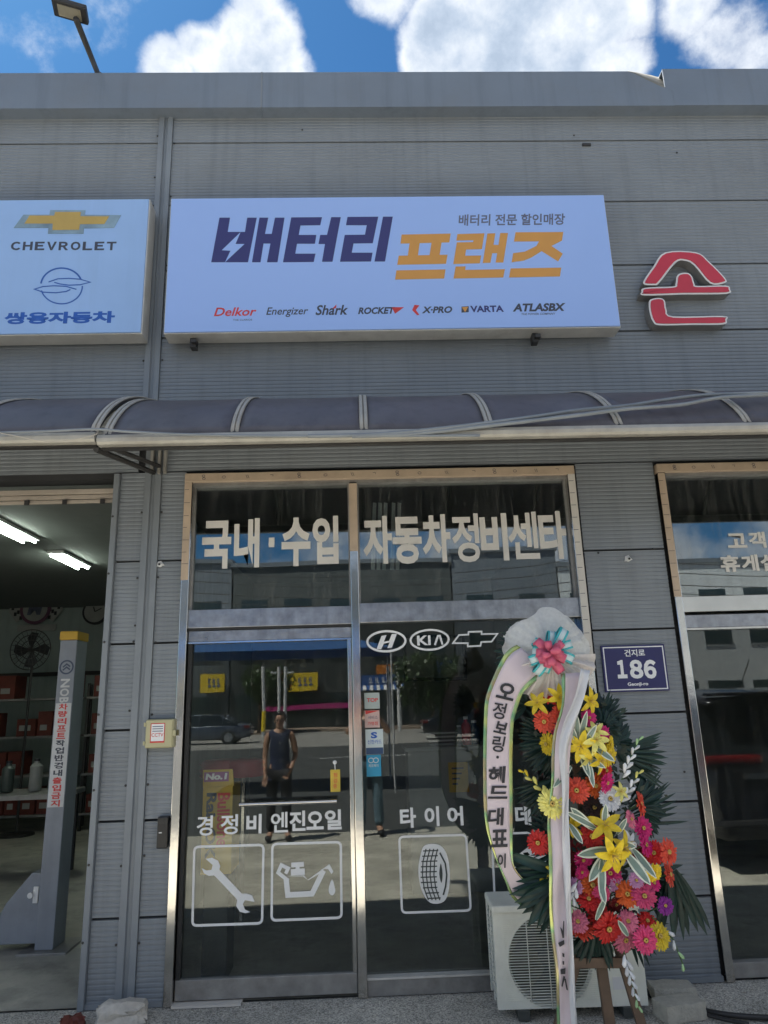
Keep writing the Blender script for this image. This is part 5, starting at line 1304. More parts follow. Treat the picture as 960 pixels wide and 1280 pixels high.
def lily(px_, py_, rp, color, tx, tz, dY, n=6, tub=.55):
    mb = MB(); s = rp/PXM
    for k in range(n):
        a = 2*PI*k/n+random.uniform(-.15, .15); d = Vector((math.cos(a), -tub*.6, math.sin(a)))
        rows = leaf_mesh(1.05*random.uniform(.9, 1.1), .46, .35, .5, 6)
        place_rows(mb, rows, (0, 0, 0), d)
    o = mb.build('lily', FC[color], WR, smooth=True, keep=True)
    st = MB()
    for k in range(5):
        a = 2*PI*k/5; st.tube([(0, -.05, 0), (.2*math.cos(a), -.55, .2*math.sin(a))], .025, 4)
    st.build('stamen', M['fcent'], o, keep=True)
    o.location = W(px_, py_, WY+dY)-WL[WR]; o.scale = (s, s, s); o.rotation_euler = (R(tx), random.uniform(-1, 1), R(tz))
for l_ in [(672, 879, 15, 'yel', -15, -20, -.12), (699, 872, 16, 'yel', -5, 0, -.13), (737, 876, 16, 'yel', 10, 20, -.12), (726, 932, 19, 'yel', 10, -10, -.16), (744, 925, 17, 'pyel', -10, 15, -.17), (750, 950, 16, 'yel', 20, 25, -.15), (735, 948, 13, 'pyel', 25, 0, -.15),
           (756, 1032, 20, 'yel', -25, 5, -.17), (716, 1032, 14, 'yel', 0, -40, -.12), (765, 1068, 22, 'yel', 20, 10, -.19), (778, 1060, 18, 'yel', 0, 30, -.17), (775, 990, 12, 'pyel', -20, 30, -.12), (785, 1053, 15, 'white', 0, 30, -.13), (684, 1094, 8, 'yel', 0, -50, -.05), (746, 915, 13, 'pyel', -30, 0, -.16)]:
    lily(*l_)
# palm leaves
def palm(px_, py_, rp, a0, a1, n, dY=.04, tilt=(0, 0), wf=1.0, inner=.04, droop=.25, lens=None, oval=1.0):
    mb = MB(); c = W(px_, py_, WY+dY); Rm = rp/PXM; rnd = random.Random(int(px_*3+py_))
    for k in range(n):
        u = k/(n-1); a = R(a0+(a1-a0)*u); L = Rm*(rnd.uniform(.9, 1.04))*(1 if lens is None else lens(u))
        d = Vector((math.cos(a)*oval, rnd.uniform(-.12, .12)+tilt[0]*math.cos(a)+tilt[1]*math.sin(a), math.sin(a)))
        w_ = Rm*abs(R(a1-a0))/n*1.15*wf
        rows = leaf_mesh(L*(1-inner), max(w_, .008), droop*rnd.uniform(.6, 1.3), .8, 5)
        place_rows(mb, rows, c+d*Rm*inner, d, roll=rnd.uniform(-.35, .35))
    o = mb.build('palm_leaf', M['palm'], WR, smooth=True)
    b = c+Vector((.0, .02, 0)); t_ = W(745, min(1190, py_+70), WY+.2)
    MB().tube([b, b.lerp(t_, .5), t_], .005, 5).build('palm_stalk', M['stem'], o)
palm(700, 925, 55, 95, 275, 34, .10, (0, 0), 1.0, .35)
palm(752, 912, 30, -100, 190, 40, .02, (.2, .2), 1.1, .35, .1)
palm(744, 905, 50, 5, 60, 9, .12, (.0, .0), .8, .2, .1)
palm(762, 930, 40, -60, 100, 26, .10, (.1, 0), 1.1, .3)
palm(742, 905, 46, 45, 110, 9, .12, (0, 0), 1.0, .2)
palm(660, 880, 48, 120, 215, 10, .05, (0, 0), 1.2, .1)
palm(662, 815, 50, 120, 200, 12, .22, (0, 0), 1.0, .1)
palm(700, 970, 66, 195, 262, 14, .05, (0, 0), .8, .15, .1)
palm(760, 940, 85, -55, 15, 22, .12, (.1, 0), .8, .35, .15)
palm(790, 1010, 50, -75, 60, 26, .10, (.1, 0), 1.0, .3)
palm(765, 1030, 100, 0, 48, 10, .16, (0, 0), .5, .3, .05)
palm(705, 1092, 72, 160, 268, 15, -.10, (0, 0), 1.25, .08, .1)
palm(712, 1105, 62, 150, 235, 11, -.04, (0, 0), 1.2, .1, .2)
palm(744, 1148, 58, 222, 292, 14, -.02, (0, 0), 1.15, .15, .1)
palm(836, 1074, 92, -108, -62, 9, .03, (0, .0), 1.0, .15, .02)
palm(800, 1090, 62, -70, 5, 12, .12, (0, 0), .8, .1)
palm(720, 1050, 62, 140, 230, 16, .14, (0, 0), 1.0, .1)
palm(780, 1150, 60, -75, -10, 10, .08, (0, 0), .6, .1, .2)
# dark filler foliage behind the blooms
mb = MB(); rnd = random.Random(5)
for i in range(900):
    t = rnd.random(); cy_ = 870+t*300; cx_ = 715+t*50+rnd.gauss(0, 1)*(22+10*math.sin(PI*t))
    p = W(cx_, cy_, WY+rnd.uniform(.0, .16)); a = rnd.uniform(0, 2*PI); L = rnd.uniform(.02, .055)
    d = Vector((math.cos(a), rnd.uniform(-.6, .6), math.sin(a))).normalized()*L; s_ = d.cross(Vector((rnd.uniform(-1, 1), 1, rnd.uniform(-1, 1)))).normalized()*L*.28
    mb.add([p, p+d*.5+s_, p+d, p+d*.5-s_], [(0, 1, 2, 3)])
o = mb.build('filler_leaves', M['leafdark'], WR); o['kind'] = 'stuff'
# gladiolus sprays: stem with florets and a bud tip
def spray(pts, fl, m_, tipm, dY=-.05):
    P_ = [W(p[0], p[1], WY+dY) for p in pts]; o = MB().tube(P_, .0035, 5).build('spray_stem', M['stem'], WR)
    for k in range(fl):
        u = (k+.5)/fl*(len(P_)-1); i = min(int(u), len(P_)-2); p = P_[i].lerp(P_[i+1], u-i); d = (P_[i+1]-P_[i]).normalized()
        s_ = 1 if k % 2 else -1; side = d.cross(Vector((0, 1, 0))).normalized()*s_
        d2 = (d*.9+side*.35+Vector((0, -.15, 0))).normalized(); L = (.055-.028*k/fl)
        MB().tube([p, p+d2*L*.35, p+d2*L*.8, p+d2*L], [.003, .009-.004*k/fl, .011-.005*k/fl, .002], 7).build('floret', m_ if k < fl-2 else tipm, o, smooth=True)
M['bud'] = mat('green_bud', (.35, .55, .28), .5)
spray([(777, 975), (787, 950), (800, 922)], 9, FC['white'], M['bud'], -.06)
spray([(775, 1005), (788, 985), (800, 964)], 7, FC['white'], FC['pyel'], -.07)
spray([(780, 1190), (788, 1222), (799, 1262)], 10, FC['white'], M['bud'], -.10)
spray([(815, 1146), (842, 1175), (856, 1212)], 5, FC['white'], M['bud'], -.05)
spray([(688, 998), (668, 978), (652, 963)], 6, FC['pyel'], FC['yel'], -.10)
spray([(722, 1100), (717, 1118), (713, 1135)], 6, FC['white'], M['bud'], -.14)
spray([(700, 1085), (686, 1088), (680, 1098)], 3, FC['yel'], FC['yel'], -.1)
# tulle rosette, gathered folds

M['tulle'] = alpha_cloth('white_tulle', (.85, .85, .83), .74); M['tulle2'] = alpha_cloth('blush_tulle', (.88, .82, .79), .88)
def rosette(cx, cy, rp, m_, folds, amp, y0, a0=0, a1=360, seed=1, var=.06, squash=1.0):
    rnd = random.Random(seed); c = W(cx, cy, y0); Rm = rp/PXM; ph = rnd.uniform(0, 6); N = 144
    rows = []
    for i in range(13):
        u = i/12; row = []
        for k in range(N+1):
            a = R(a0+(a1-a0)*k/N); w1 = math.sin(folds*a+ph)+.5*math.sin(folds*1.7*a+2*ph)+.3*math.sin(folds*2.9*a); r = Rm*u*(1+var*math.sin(3*a+ph)+var*.7*math.sin(5*a+1.3)*u+.025*w1*u)
            row.append((c.x+r*math.cos(a), c.y+amp*w1*(u**1.1)*(1-.25*u)+.05*u*u-.02*(1-u), c.z+r*math.sin(a)*squash))
        rows.append(row)
    return MB().sheet(rows).build('tulle', m_, WR, smooth=True)
rosette(687, 818, 56, M['tulle'], 9, .012, WY-.06, seed=2)
rosette(686, 812, 52, M['tulle'], 7, .010, WY-.075, seed=5)
rosette(689, 820, 58, M['tulle2'], 10, .05, WY-.09, 188, 362, 7, .05)
rosette(690, 822, 52, M['tulle'], 8, .035, WY-.105, 195, 350, 17, .07)
rosette(655, 800, 20, M['tulle'], 6, .008, WY-.02, seed=12)
# bow loops
M['bowpink'] = mat('pink_ribbon', (.70, .13, .22), .35, var=.08, vscale=30, trans=.2); M['bowwhite'] = mat('pale_blue_ribbon', (.62, .74, .76), .35, var=.06, trans=.2); M['bowteal'] = mat('teal_ribbon_edge', (.05, .40, .44), .35, var=.1)
def bow_loop(cx, cy, ang, Lp, wp, m_, edge=None, dY=-.12):
    ang += random.uniform(-10, 10); Lp *= random.uniform(.8, 1.2); wp *= random.uniform(.9, 1.25)
    c = W(cx+random.uniform(-3, 3), cy+random.uniform(-3, 3), WY+dY); L = Lp/PXM; w_ = wp/PXM; d = Vector((math.cos(R(ang)), 0, math.sin(R(ang)))); s_ = Vector((-d.z, 0, d.x)); N = 14
    def strip(w0, w1, off=0):
        rows = []
        for i in range(N+1):
            t = i/N*2*PI; x = L*(.5-.5*math.cos(t)); y = -.32*L*math.sin(t)*(.5+.5*x/L)-off*math.copysign(1, math.sin(t))
            tw = .5+.5*min(1, x/L*2.5); rows.append([c+d*x+Vector((0, y, 0))+s_*w0*tw, c+d*x+Vector((0, y, 0))+s_*w1*tw])
        return rows
    o = MB().sheet(strip(-w_/2, w_/2)).build('bow_loop', m_, WR, smooth=True, solid=.0012)
    if edge:
        for a_, b_ in ((-w_/2-.001, -w_/2+.2*w_), (w_/2-.2*w_, w_/2+.001)):
            MB().sheet(strip(a_, b_, .0)).build('edge_band', edge, o, smooth=True, solid=.0028)
for ang, L, w_, dy in ((80, 27, 11, 0), (48, 32, 12, -.01), (15, 30, 11, 0), (-15, 30, 11, 0), (175, 30, 10, 0), (205, 34, 10, 0), (235, 33, 10, -.01), (262, 24, 9, 0), (62, 24, 10, .01), (150, 24, 9, .01)):
    bow_loop(688, 816, ang, L, w_, M['bowwhite'], M['bowteal'], -.13+dy)
for ang, L, w_, dy in ((128, 27, 10, 0), (165, 22, 9, -.01), (195, 20, 8, -.02), (225, 17, 8, -.03), (0, 18, 10, -.02), (-30, 22, 9, -.01), (-62, 24, 9, 0), (35, 16, 8, -.03), (95, 12, 8, -.05), (-100, 16, 9, -.04), (270, 12, 8, -.06), (180, 10, 8, -.07), (20, 12, 9, -.07)):
    bow_loop(688, 817, ang, L, w_, M['bowpink'], None, -.16+dy)
# message ribbons
M['rib'] = mat('pale_pink_satin', (.74, .64, .68), .35, var=.05, vscale=6, trans=.25); M['ribw'] = mat('white_satin', (.78, .78, .80), .3, var=.05, vscale=6, trans=.25)
def foil():
    mt = bpy.data.materials.new('iridescent_edge'); mt.use_nodes = True; t = NT(mt.node_tree)
    g = t.n('ShaderNodeNewGeometry').outputs['Position']; mp = t.n('ShaderNodeMapping', {'Vector': g, 'Scale': (3, 3, 3.5)}).outputs[0]
    n = t.n('ShaderNodeTexNoise', {'Vector': mp, 'Scale': 1.6, 'Detail': 2}).outputs[0]
    c = t.ramp(n, [(.3, (.55, .52, .16)), (.42, (.50, .58, .22)), (.52, (.20, .40, .22)), (.6, (.42, .34, .20)), (.7, (.60, .62, .28))])
    p = t.n('ShaderNodeBsdfPrincipled', {'Base Color': c, 'Metallic': .55, 'Roughness': .25}); t.n('ShaderNodeOutputMaterial', {'Surface': p.outputs[0]}); return mt
M['foil'] = foil()
def ribbon(rows_px, Y, m_, edges=(1, 1), ewid=.115, wave=None, name='ribbon'):
    def interp(rows, k=4):
        out = []
        for i in range(len(rows)-1):
            q = [rows[max(0, i-1)], rows[i], rows[i+1], rows[min(len(rows)-1, i+2)]]
            for j in range(k):
                u = j/k; out.append([.5*((2*q[1][c])+(q[2][c]-q[0][c])*u+(2*q[0][c]-5*q[1][c]+4*q[2][c]-q[3][c])*u*u+(3*q[1][c]-q[0][c]-3*q[2][c]+q[3][c])*u**3) for c in range(5)])
        out.append(list(rows[-1])); return out
    rr = interp([list(r_)+[0]*(5-len(r_)) for r_ in rows_px])
    def at(r_, u, dy=0): 
        a = W(r_[0], r_[1], Y+r_[4]); b = W(r_[2], r_[3], Y+r_[4]); return a.lerp(b, u)+Vector((0, dy+(0 if wave is None else wave(r_[1], u)), 0))
    e0 = ewid if edges[0] else 0; e1 = 1-ewid if edges[1] else 1
    o = MB().sheet([[at(r_, e0+(e1-e0)*k/8) for k in range(9)] for r_ in rr]).build(name, m_, WR, smooth=True, solid=.0008)
    if edges[0]: MB().sheet([[at(r_, u) for u in (0, e0/2, e0)] for r_ in rr]).build('ribbon_border', M['foil'], o, smooth=True, solid=.001)
    if edges[1]: MB().sheet([[at(r_, u) for u in (e1, (1+e1)/2, 1)] for r_ in rr]).build('ribbon_border', M['foil'], o, smooth=True, solid=.001)
    return o
RY = WY-.13
RL = ribbon([(646, 806, 690, 838, .04), (636, 812, 674, 848, .02), (627, 824, 662, 858, .0), (615, 850, 653, 868), (607, 873, 646, 888), (605, 900, 642, 905), (604, 950, 640.5, 948), (604.5, 1000, 641, 1000), (607, 1030, 641, 1035), (612, 1052, 641, 1062), (620, 1075, 643, 1083, .01), (631, 1101, 654, 1098, .03), (640, 1122, 672, 1110, .06), (655, 1135, 690, 1115, .1)], RY, M['rib'])
def brush(s, box, par, Y, bold=.03, shear=.2, rot=0.0):
    mb = MB(); text_rect(mb, s, *rect(*box, Y), Y, .001, bold, shear, rot); return mb.build('brush_letter', M['mblack'], par)
for s_, b_, rt_ in (('오', (619, 854, 643, 877), -.25), ('정', (616, 878, 635, 899), -.2), ('보', (616, 901, 635, 919), -.25), ('링', (615, 920, 633, 940), -.15), ('헤', (611, 958, 633, 979), 0), ('드', (609, 982, 634, 999), -.05), ('대', (609, 1010, 631, 1032), 0), ('표', (613, 1037, 634, 1059), 0), ('이', (622, 1067, 633, 1085), 0)):
    brush(s_, b_, RL, RY-.0045, .014 if s_ in '정링' else .03, .12, rt_)
d_ = W(622, 946.5, RY-.002); MB().ball(d_, .007, 8, 6, (1, .2, 1)).build('brush_letter', M['mblack'], RL)
wv = lambda y, u: .012*math.sin(y*.05+u*3)+.004*math.sin(u*11+y*.012)
RR = ribbon([(700, 842, 734, 840, .03), (702, 880, 722, 890), (693, 915, 714, 922), (689, 945, 712, 950), (688, 980, 712, 985), (685, 1024, 709, 1024), (686, 1060, 710, 1060), (686, 1111, 712, 1111), (689, 1163, 714, 1163), (693.6, 1215, 716, 1215), (697, 1280, 720, 1280), (700, 1335, 724, 1335)], RY-.05, M['rib'], (1, 0), .17, wv)
RWS = .72
wv2 = lambda y, u: .014*math.sin(y*.04+2+u*5)+.006*math.sin(u*9+y*.02)
RW = ribbon([(a_+(c_-a_)*.15, b_, c_-(c_-a_)*.13, d_, *e_) for a_, b_, c_, d_, *e_ in [(722, 836, 741, 838, .03), (715, 870, 732, 872), (702, 905, 719, 908), (697, 935, 712, 940), (700, 980, 713, 985), (701, 1024, 711, 1024), (702, 1060, 713, 1062), (704, 1111, 716, 1111), (706, 1163, 717, 1163), (709, 1215, 719, 1215), (713, 1280, 724, 1280), (716, 1335, 728, 1335)]], RY-.075, M['ribw'], (0, 0), .2, wv2)
ZX = (5.82, 600, 1060); mb = MB()
for p_ in ([(583, 575), (598, 590), (612, 650), (600, 655)], [(568, 690), (612, 668), (614, 700), (580, 720)], [(598, 762), (614, 768), (614, 795), (600, 790)], [(600, 822), (612, 824), (612, 850), (602, 848)], [(585, 884), (622, 872), (620, 915), (588, 918)], [(606, 930), (620, 935), (600, 1010), (592, 1005)], [(612, 945), (624, 950), (640, 1035), (628, 1030)], [(598, 650), (606, 530), (612, 532), (610, 655)]):
    px_poly(mb, p_, RY-.066, .001, ZX)
mb.build('brush_letter', M['mblack'], RR)
# easel
def beam(a, b, w_, d_, nm='easel_leg'):
    a = Vector(a); b = Vector(b); t = (b-a).normalized(); u = t.cross(Vector((0, 1, 0))).normalized()*w_/2; v = t.cross(u).normalized()*d_/2
    mb = MB(); mb.add([a-u-v, a+u-v, a+u+v, a-u+v, b-u-v, b+u-v, b+u+v, b-u+v], [(0, 1, 2, 3), (7, 6, 5, 4), (0, 4, 5, 1), (1, 5, 6, 2), (2, 6, 7, 3), (3, 7, 4, 0)]); return mb.build(nm, M['wood'], WR, bevel=.003)
def foot(px_, py_, Y):
    return W(px_, py_, Y)
def legline(p_top, Yt, p_mid, Ym):
    a = W(*p_top, Yt); b = W(*p_mid, Ym); d = b-a; t = (a.z-0.0)/(a.z-b.z); return a, a+d*t
Yl = WY+.04
a, b = legline((735, 1090), WY+.1, (757, 1245), Yl); beam(b+Vector((0, 0, .002)), a, .05, .03)
a, b = legline((745, 1090), WY+.1, (791, 1245), Yl-.02); beam(b+Vector((0, 0, .002)), a, .045, .028)
a, b = legline((752, 1090), WY+.1, (707, 1250), Yl+.01); beam(b+Vector((0, 0, .002)), a, .045, .028)
beam(W(712, 1203, Yl-.04), W(782, 1203, Yl-.05), .045, .025, 'crossbar'); 
beam(W(738, 1092, WY+.1), W(712, 900, WY+.16), .04, .02, 'easel_spine')
# ================================================================== ACROSS THE STREET (seen in the glass)
def V(px_, py_, d):                        # real point, d metres in front of the shop, whose mirror image is at this pixel
    p = W(px_, py_, d+2*GY); return Vector((p.x, -d, p.z))
M['f_dark'] = mat('dark_facade', (.045, .055, .055), .6, var=.2, vscale=.6); M['f_grey'] = mat('grey_facade', (.10, .12, .14), .6, var=.15, vscale=.5, streak=.3)
M['f_glass'] = mat('far_window', (.02, .03, .03), .1, var=.1, spec=.8); M['f_mag'] = mat('magenta_strip', (.45, .03, .20), .5); M['f_yel'] = mat('far_yellow_sign', (.85, .62, .03), .5)
M['f_blue'] = mat('far_blue_sign', (.03, .10, .30), .5); M['tarp'] = mat('blue_tarp', (.05, .16, .42), .5, trans=.3); M['white_paint'] = mat('white_paint', (.7, .7, .7), .45)
D1 = 50.0
def far_block(px0, px1, pytop, label, m_, d=D1, floors=3):
    a, b = V(px0, 760, d), V(px1, 760, d); zt = V((px0+px1)/2, pytop, d).z
    B = thing('street_building', ((a.x+b.x)/2, -d-5, .13), label, 'building')
    MB().box(a.x, b.x, -d-12, -d, .131, zt).build('wall', m_, B); MB().box(a.x-.15, b.x+.15, -d-12.1, -d+.15, zt+.001, zt+.35).build('roof_edge', M['f_grey'], B)
    z0 = 4.4; w_ = b.x-a.x; n = max(2, int(w_/3.2))
    fl = int((zt-z0)/2.9)
    for f_ in range(fl):
        for k in range(n):
            xx = a.x+(k+.5)*w_/n; zz = z0+.9+f_*2.9
            q = MB().box(xx-1.0, xx+1.0, -d-.1, -d+.03, zz, zz+1.4).build('window', M['f_glass'], B); MB().box(xx-1.05, xx+1.05, -d+.031, -d+.1, zz-.1, zz-.02).build('sill', M['f_grey'], q)
    for k in range(n):
        xx = a.x+(k+.5)*w_/n; MB().box(xx-1.3, xx+1.3, -d-.1, -d+.04, .3, 2.6).build('shop_window', M['f_glass'], B)
    return B
far_block(-300, 288, 712, 'dark grey three storey building across the road, leftmost in the reflection', M['f_grey'])
B2 = far_block(290, 565, 706, 'long dark shop building with a yellow sign across the road', M['f_dark'])
far_block(567, 700, 690, 'grey building across the road with a blue sign', M['f_grey'])
far_block(702, 1400, 700, 'pale grey building across the road at far right', mat('pale_facade', (.42, .45, .46), .6, streak=.3))
a, b = V(375, 885, D1), V(440, 881, D1); MB().box(V(330, 885, D1).x, b.x, -D1+.05, -D1+.2, a.z-.15, a.z+.22).build('magenta_strip', M['f_mag'], B2)
def far_sign(px0, py0, px1, py1, m_, label, d=D1-.5, marks=None):
    a, b = V(px0, py0, d), V(px1, py1, d); z0, z1 = V((px0+px1)/2, py1, d).z, V((px0+px1)/2, py0, d).z
    S = thing('street_sign', ((a.x+b.x)/2, -d, z0), label, 'sign')
    MB().box(a.x, b.x, -d-.25, -d, z0, z1).build('panel', m_, S)
    if marks:
        w_ = b.x-a.x; h = z1-z0
        for (u0, u1, mm) in marks:
            mb = MB()
            for k in range(3):
                xx = a.x+w_*(u0+(u1-u0)*(k+.5)/3); s_ = w_*(u1-u0)/9
                mb.box(xx-s_, xx+s_, -d, -d+.02, z0+h*.3, z0+h*.38); mb.box(xx-s_*.2, xx+s_*.2, -d, -d+.02, z0+h*.38, z0+h*.75); mb.box(xx-s_, xx-s_*.6, -d, -d+.02, z0+h*.5, z0+h*.75)
            mb.build('mark', mm, S)
far_sign(333, 840, 397, 863, M['f_yel'], 'long yellow sign with red and blue print over the dark shops opposite', marks=[(.12, .5, M['red_print']), (.6, .92, M['blue_print'])])
far_sign(252, 842, 280, 865, M['f_yel'], 'short yellow sign left of the tree across the road', marks=[(.3, .85, M['blue_print'])])
far_sign(449, 843, 520, 858, M['f_blue'], 'blue sign with white print across the road', d=D1-3, marks=[(.15, .5, M['white_print']), (.5, .85, M['white_print'])])
far_sign(470, 830, 492, 842, mat('far_orange', (.6, .2, .03), .5), 'small orange sign above the blue one across the road', d=D1-3)
far_sign(545, 826, 580, 856, M['blue_print'], 'bright blue panel sign beyond the street tree', d=D1-6)
a, b = V(449, 862, D1-3.5), V(520, 862, D1-3.5); SA = thing('striped_awning', ((a.x+b.x)/2, a.y, a.z-.6), 'white and blue striped awning below the blue sign opposite', 'awning')
for k in range(16):
    x0 = a.x+(b.x-a.x)*k/16; x1 = a.x+(b.x-a.x)*(k+1)/16-.01; zz = a.z
    MB().add([(x0, a.y-1, zz+.5), (x1, a.y-1, zz+.5), (x1, a.y+.2, zz-.1), (x0, a.y+.2, zz-.1)], [(0, 1, 2, 3)]).build('stripe', M['white_paint'] if k % 2 else M['f_blue'], SA, solid=.02)
def street_tree(p, h, r, label, seed, m_=None, trunk=.12):
    rnd = random.Random(seed); T = thing('street_tree', tuple(p), label, 'tree')
    tb = MB(); tb.tube([p, p+Vector((.05, 0, h*.3)), p+Vector((0, 0, h*.62))], [trunk, trunk*.8, trunk*.4], 8)
    cs = []
    for k in range(9):
        a = rnd.uniform(0, 2*PI); q = p+Vector((math.cos(a)*r*rnd.uniform(.2, .7), math.sin(a)*r*rnd.uniform(.2, .7), h*rnd.uniform(.45, .92))); cs.append(q)
        tb.tube([p+Vector((0, 0, h*rnd.uniform(.25, .5))), q], [trunk*.35, trunk*.1], 5)
    tb.build('trunk', M['wood'], T, smooth=True)
    mb = MB()
    for c in cs:
        for i in range(330):
            d = Vector((rnd.gauss(0, 1), rnd.gauss(0, 1), rnd.gauss(0, .8))).normalized()*r*.42*rnd.uniform(.5, 1.05); q = c+d; s_ = rnd.uniform(.08, .17)*r/2
            u = Vector((rnd.uniform(-1, 1), rnd.uniform(-1, 1), rnd.uniform(-1, 1))).normalized()*s_; v = u.cross(Vector((rnd.uniform(-1, 1), rnd.uniform(-1, 1), 1))).normalized()*s_*.6
            mb.add([q-u, q+v, q+u, q-v], [(0, 1, 2, 3)])
    mb.build('crown', m_ or mat('tree_leaves', (.045, .085, .025), .5, var=.4, vscale=1.5, trans=.25), T)
p = V(322, 900, 44); p.z = .13; street_tree(p, V(322, 832, 44).z, 2.3, 'leafy street tree between the yellow signs across the road', 3)
p = V(540, 900, 38); p.z = -.01; street_tree(p, V(540, 835, 38).z+.6, 2.4, 'bright green street tree left of the parked dark car opposite', 4)
p = V(590, 900, 43); p.z = .13; street_tree(p, V(590, 830, 43).z, 2.2, 'leafy street tree at the right across the road', 6)
for px_, lb in ((328, 'white pole with a hazard band beside the street tree opposite'), (348, 'left white post of the pair opposite'), (356, 'right white post of the pair opposite'), (487, 'left pale lamp post before the blue sign'), (499, 'right pale lamp post before the blue sign')):
    p = V(px_, 900, 41); z1 = V(px_, 832, 41).z; PL = thing('street_pole', (p.x, p.y, .0), lb, 'pole')
    MB().tube([(p.x, p.y, .01), (p.x, p.y, z1)], .10, 8).build('shaft', M['white_paint'], PL); MB().tube([(p.x, p.y, .3), (p.x, p.y, 1.5)], .13, 8).build('band', M['f_yel'] if px_ == 328 else M['white_paint'], PL)
    if px_ in (348, 356): MB().box(p.x-.5, p.x+.5, p.y-.05, p.y+.05, z1-.4, z1-.3).build('cross_arm', M['white_paint'], PL)
# overhead wires between two utility poles
UP_ = []
for x_, lb in ((-14, 'tall concrete utility pole across the road, left one'), (16, 'tall concrete utility pole across the road, right one')):
    U = thing('utility_pole', (x_, -43.5, 0), lb, 'pole'); MB().tube([(x_, -43.5, .01), (x_, -43.5, 11.5)], [.19, .13], 10).build('shaft', M['f_grey'], U)
    for zz in (10.9, 10.2): MB().box(x_-.9, x_+.9, -43.55, -43.45, zz, zz+.1).build('cross_arm', M['white_paint'], U)
for k, (dz, dy, lb) in enumerate(((11.05, .0, 'topmost overhead wire across the road'), (10.35, .15, 'second overhead wire from the top'), (9.6, 0, 'third overhead wire from the top'), (9.0, .1, 'lowest overhead wire across the road'))):
    pts = [(-60+4*i, -43.5+dy, dz-1.0*(1-((((-60+4*i+14) % 30)/15-1)**2))) for i in range(31)]
    tag(MB().tube(pts, .03, 5).build('overhead_wire', M['trim'] if 'trim' in M else M['dark_metal']), lb, 'wire')
# blue canopy near the kerb
c = V(345, 820, 11.0); CN = thing('canopy_tent', (c.x, c.y, 0), 'blue tarpaulin canopy tent on thin legs near the kerb', 'canopy')
hw = 2.5; ze = V(345, 818, 11).z; zp = V(345, 800, 12).z
mb = MB(); y0, y1 = c.y+1.2, c.y-1.4; ap = (c.x, c.y, zp+.25)
mb.add([(c.x-hw, y0, ze), (c.x+hw, y0, ze), (c.x+hw, y1, ze), (c.x-hw, y1, ze), ap], [(0, 1, 4), (1, 2, 4), (2, 3, 4), (3, 0, 4)]); mb.build('roof_sheet', M['tarp'], CN, solid=.01)
for sx in (-1, 1):
    for yy in (y0, y1): MB().tube([(c.x+sx*(hw-.05), yy, .004), (c.x+sx*(hw-.05), yy, ze)], .02, 6).build('leg', M['white_paint'], CN)

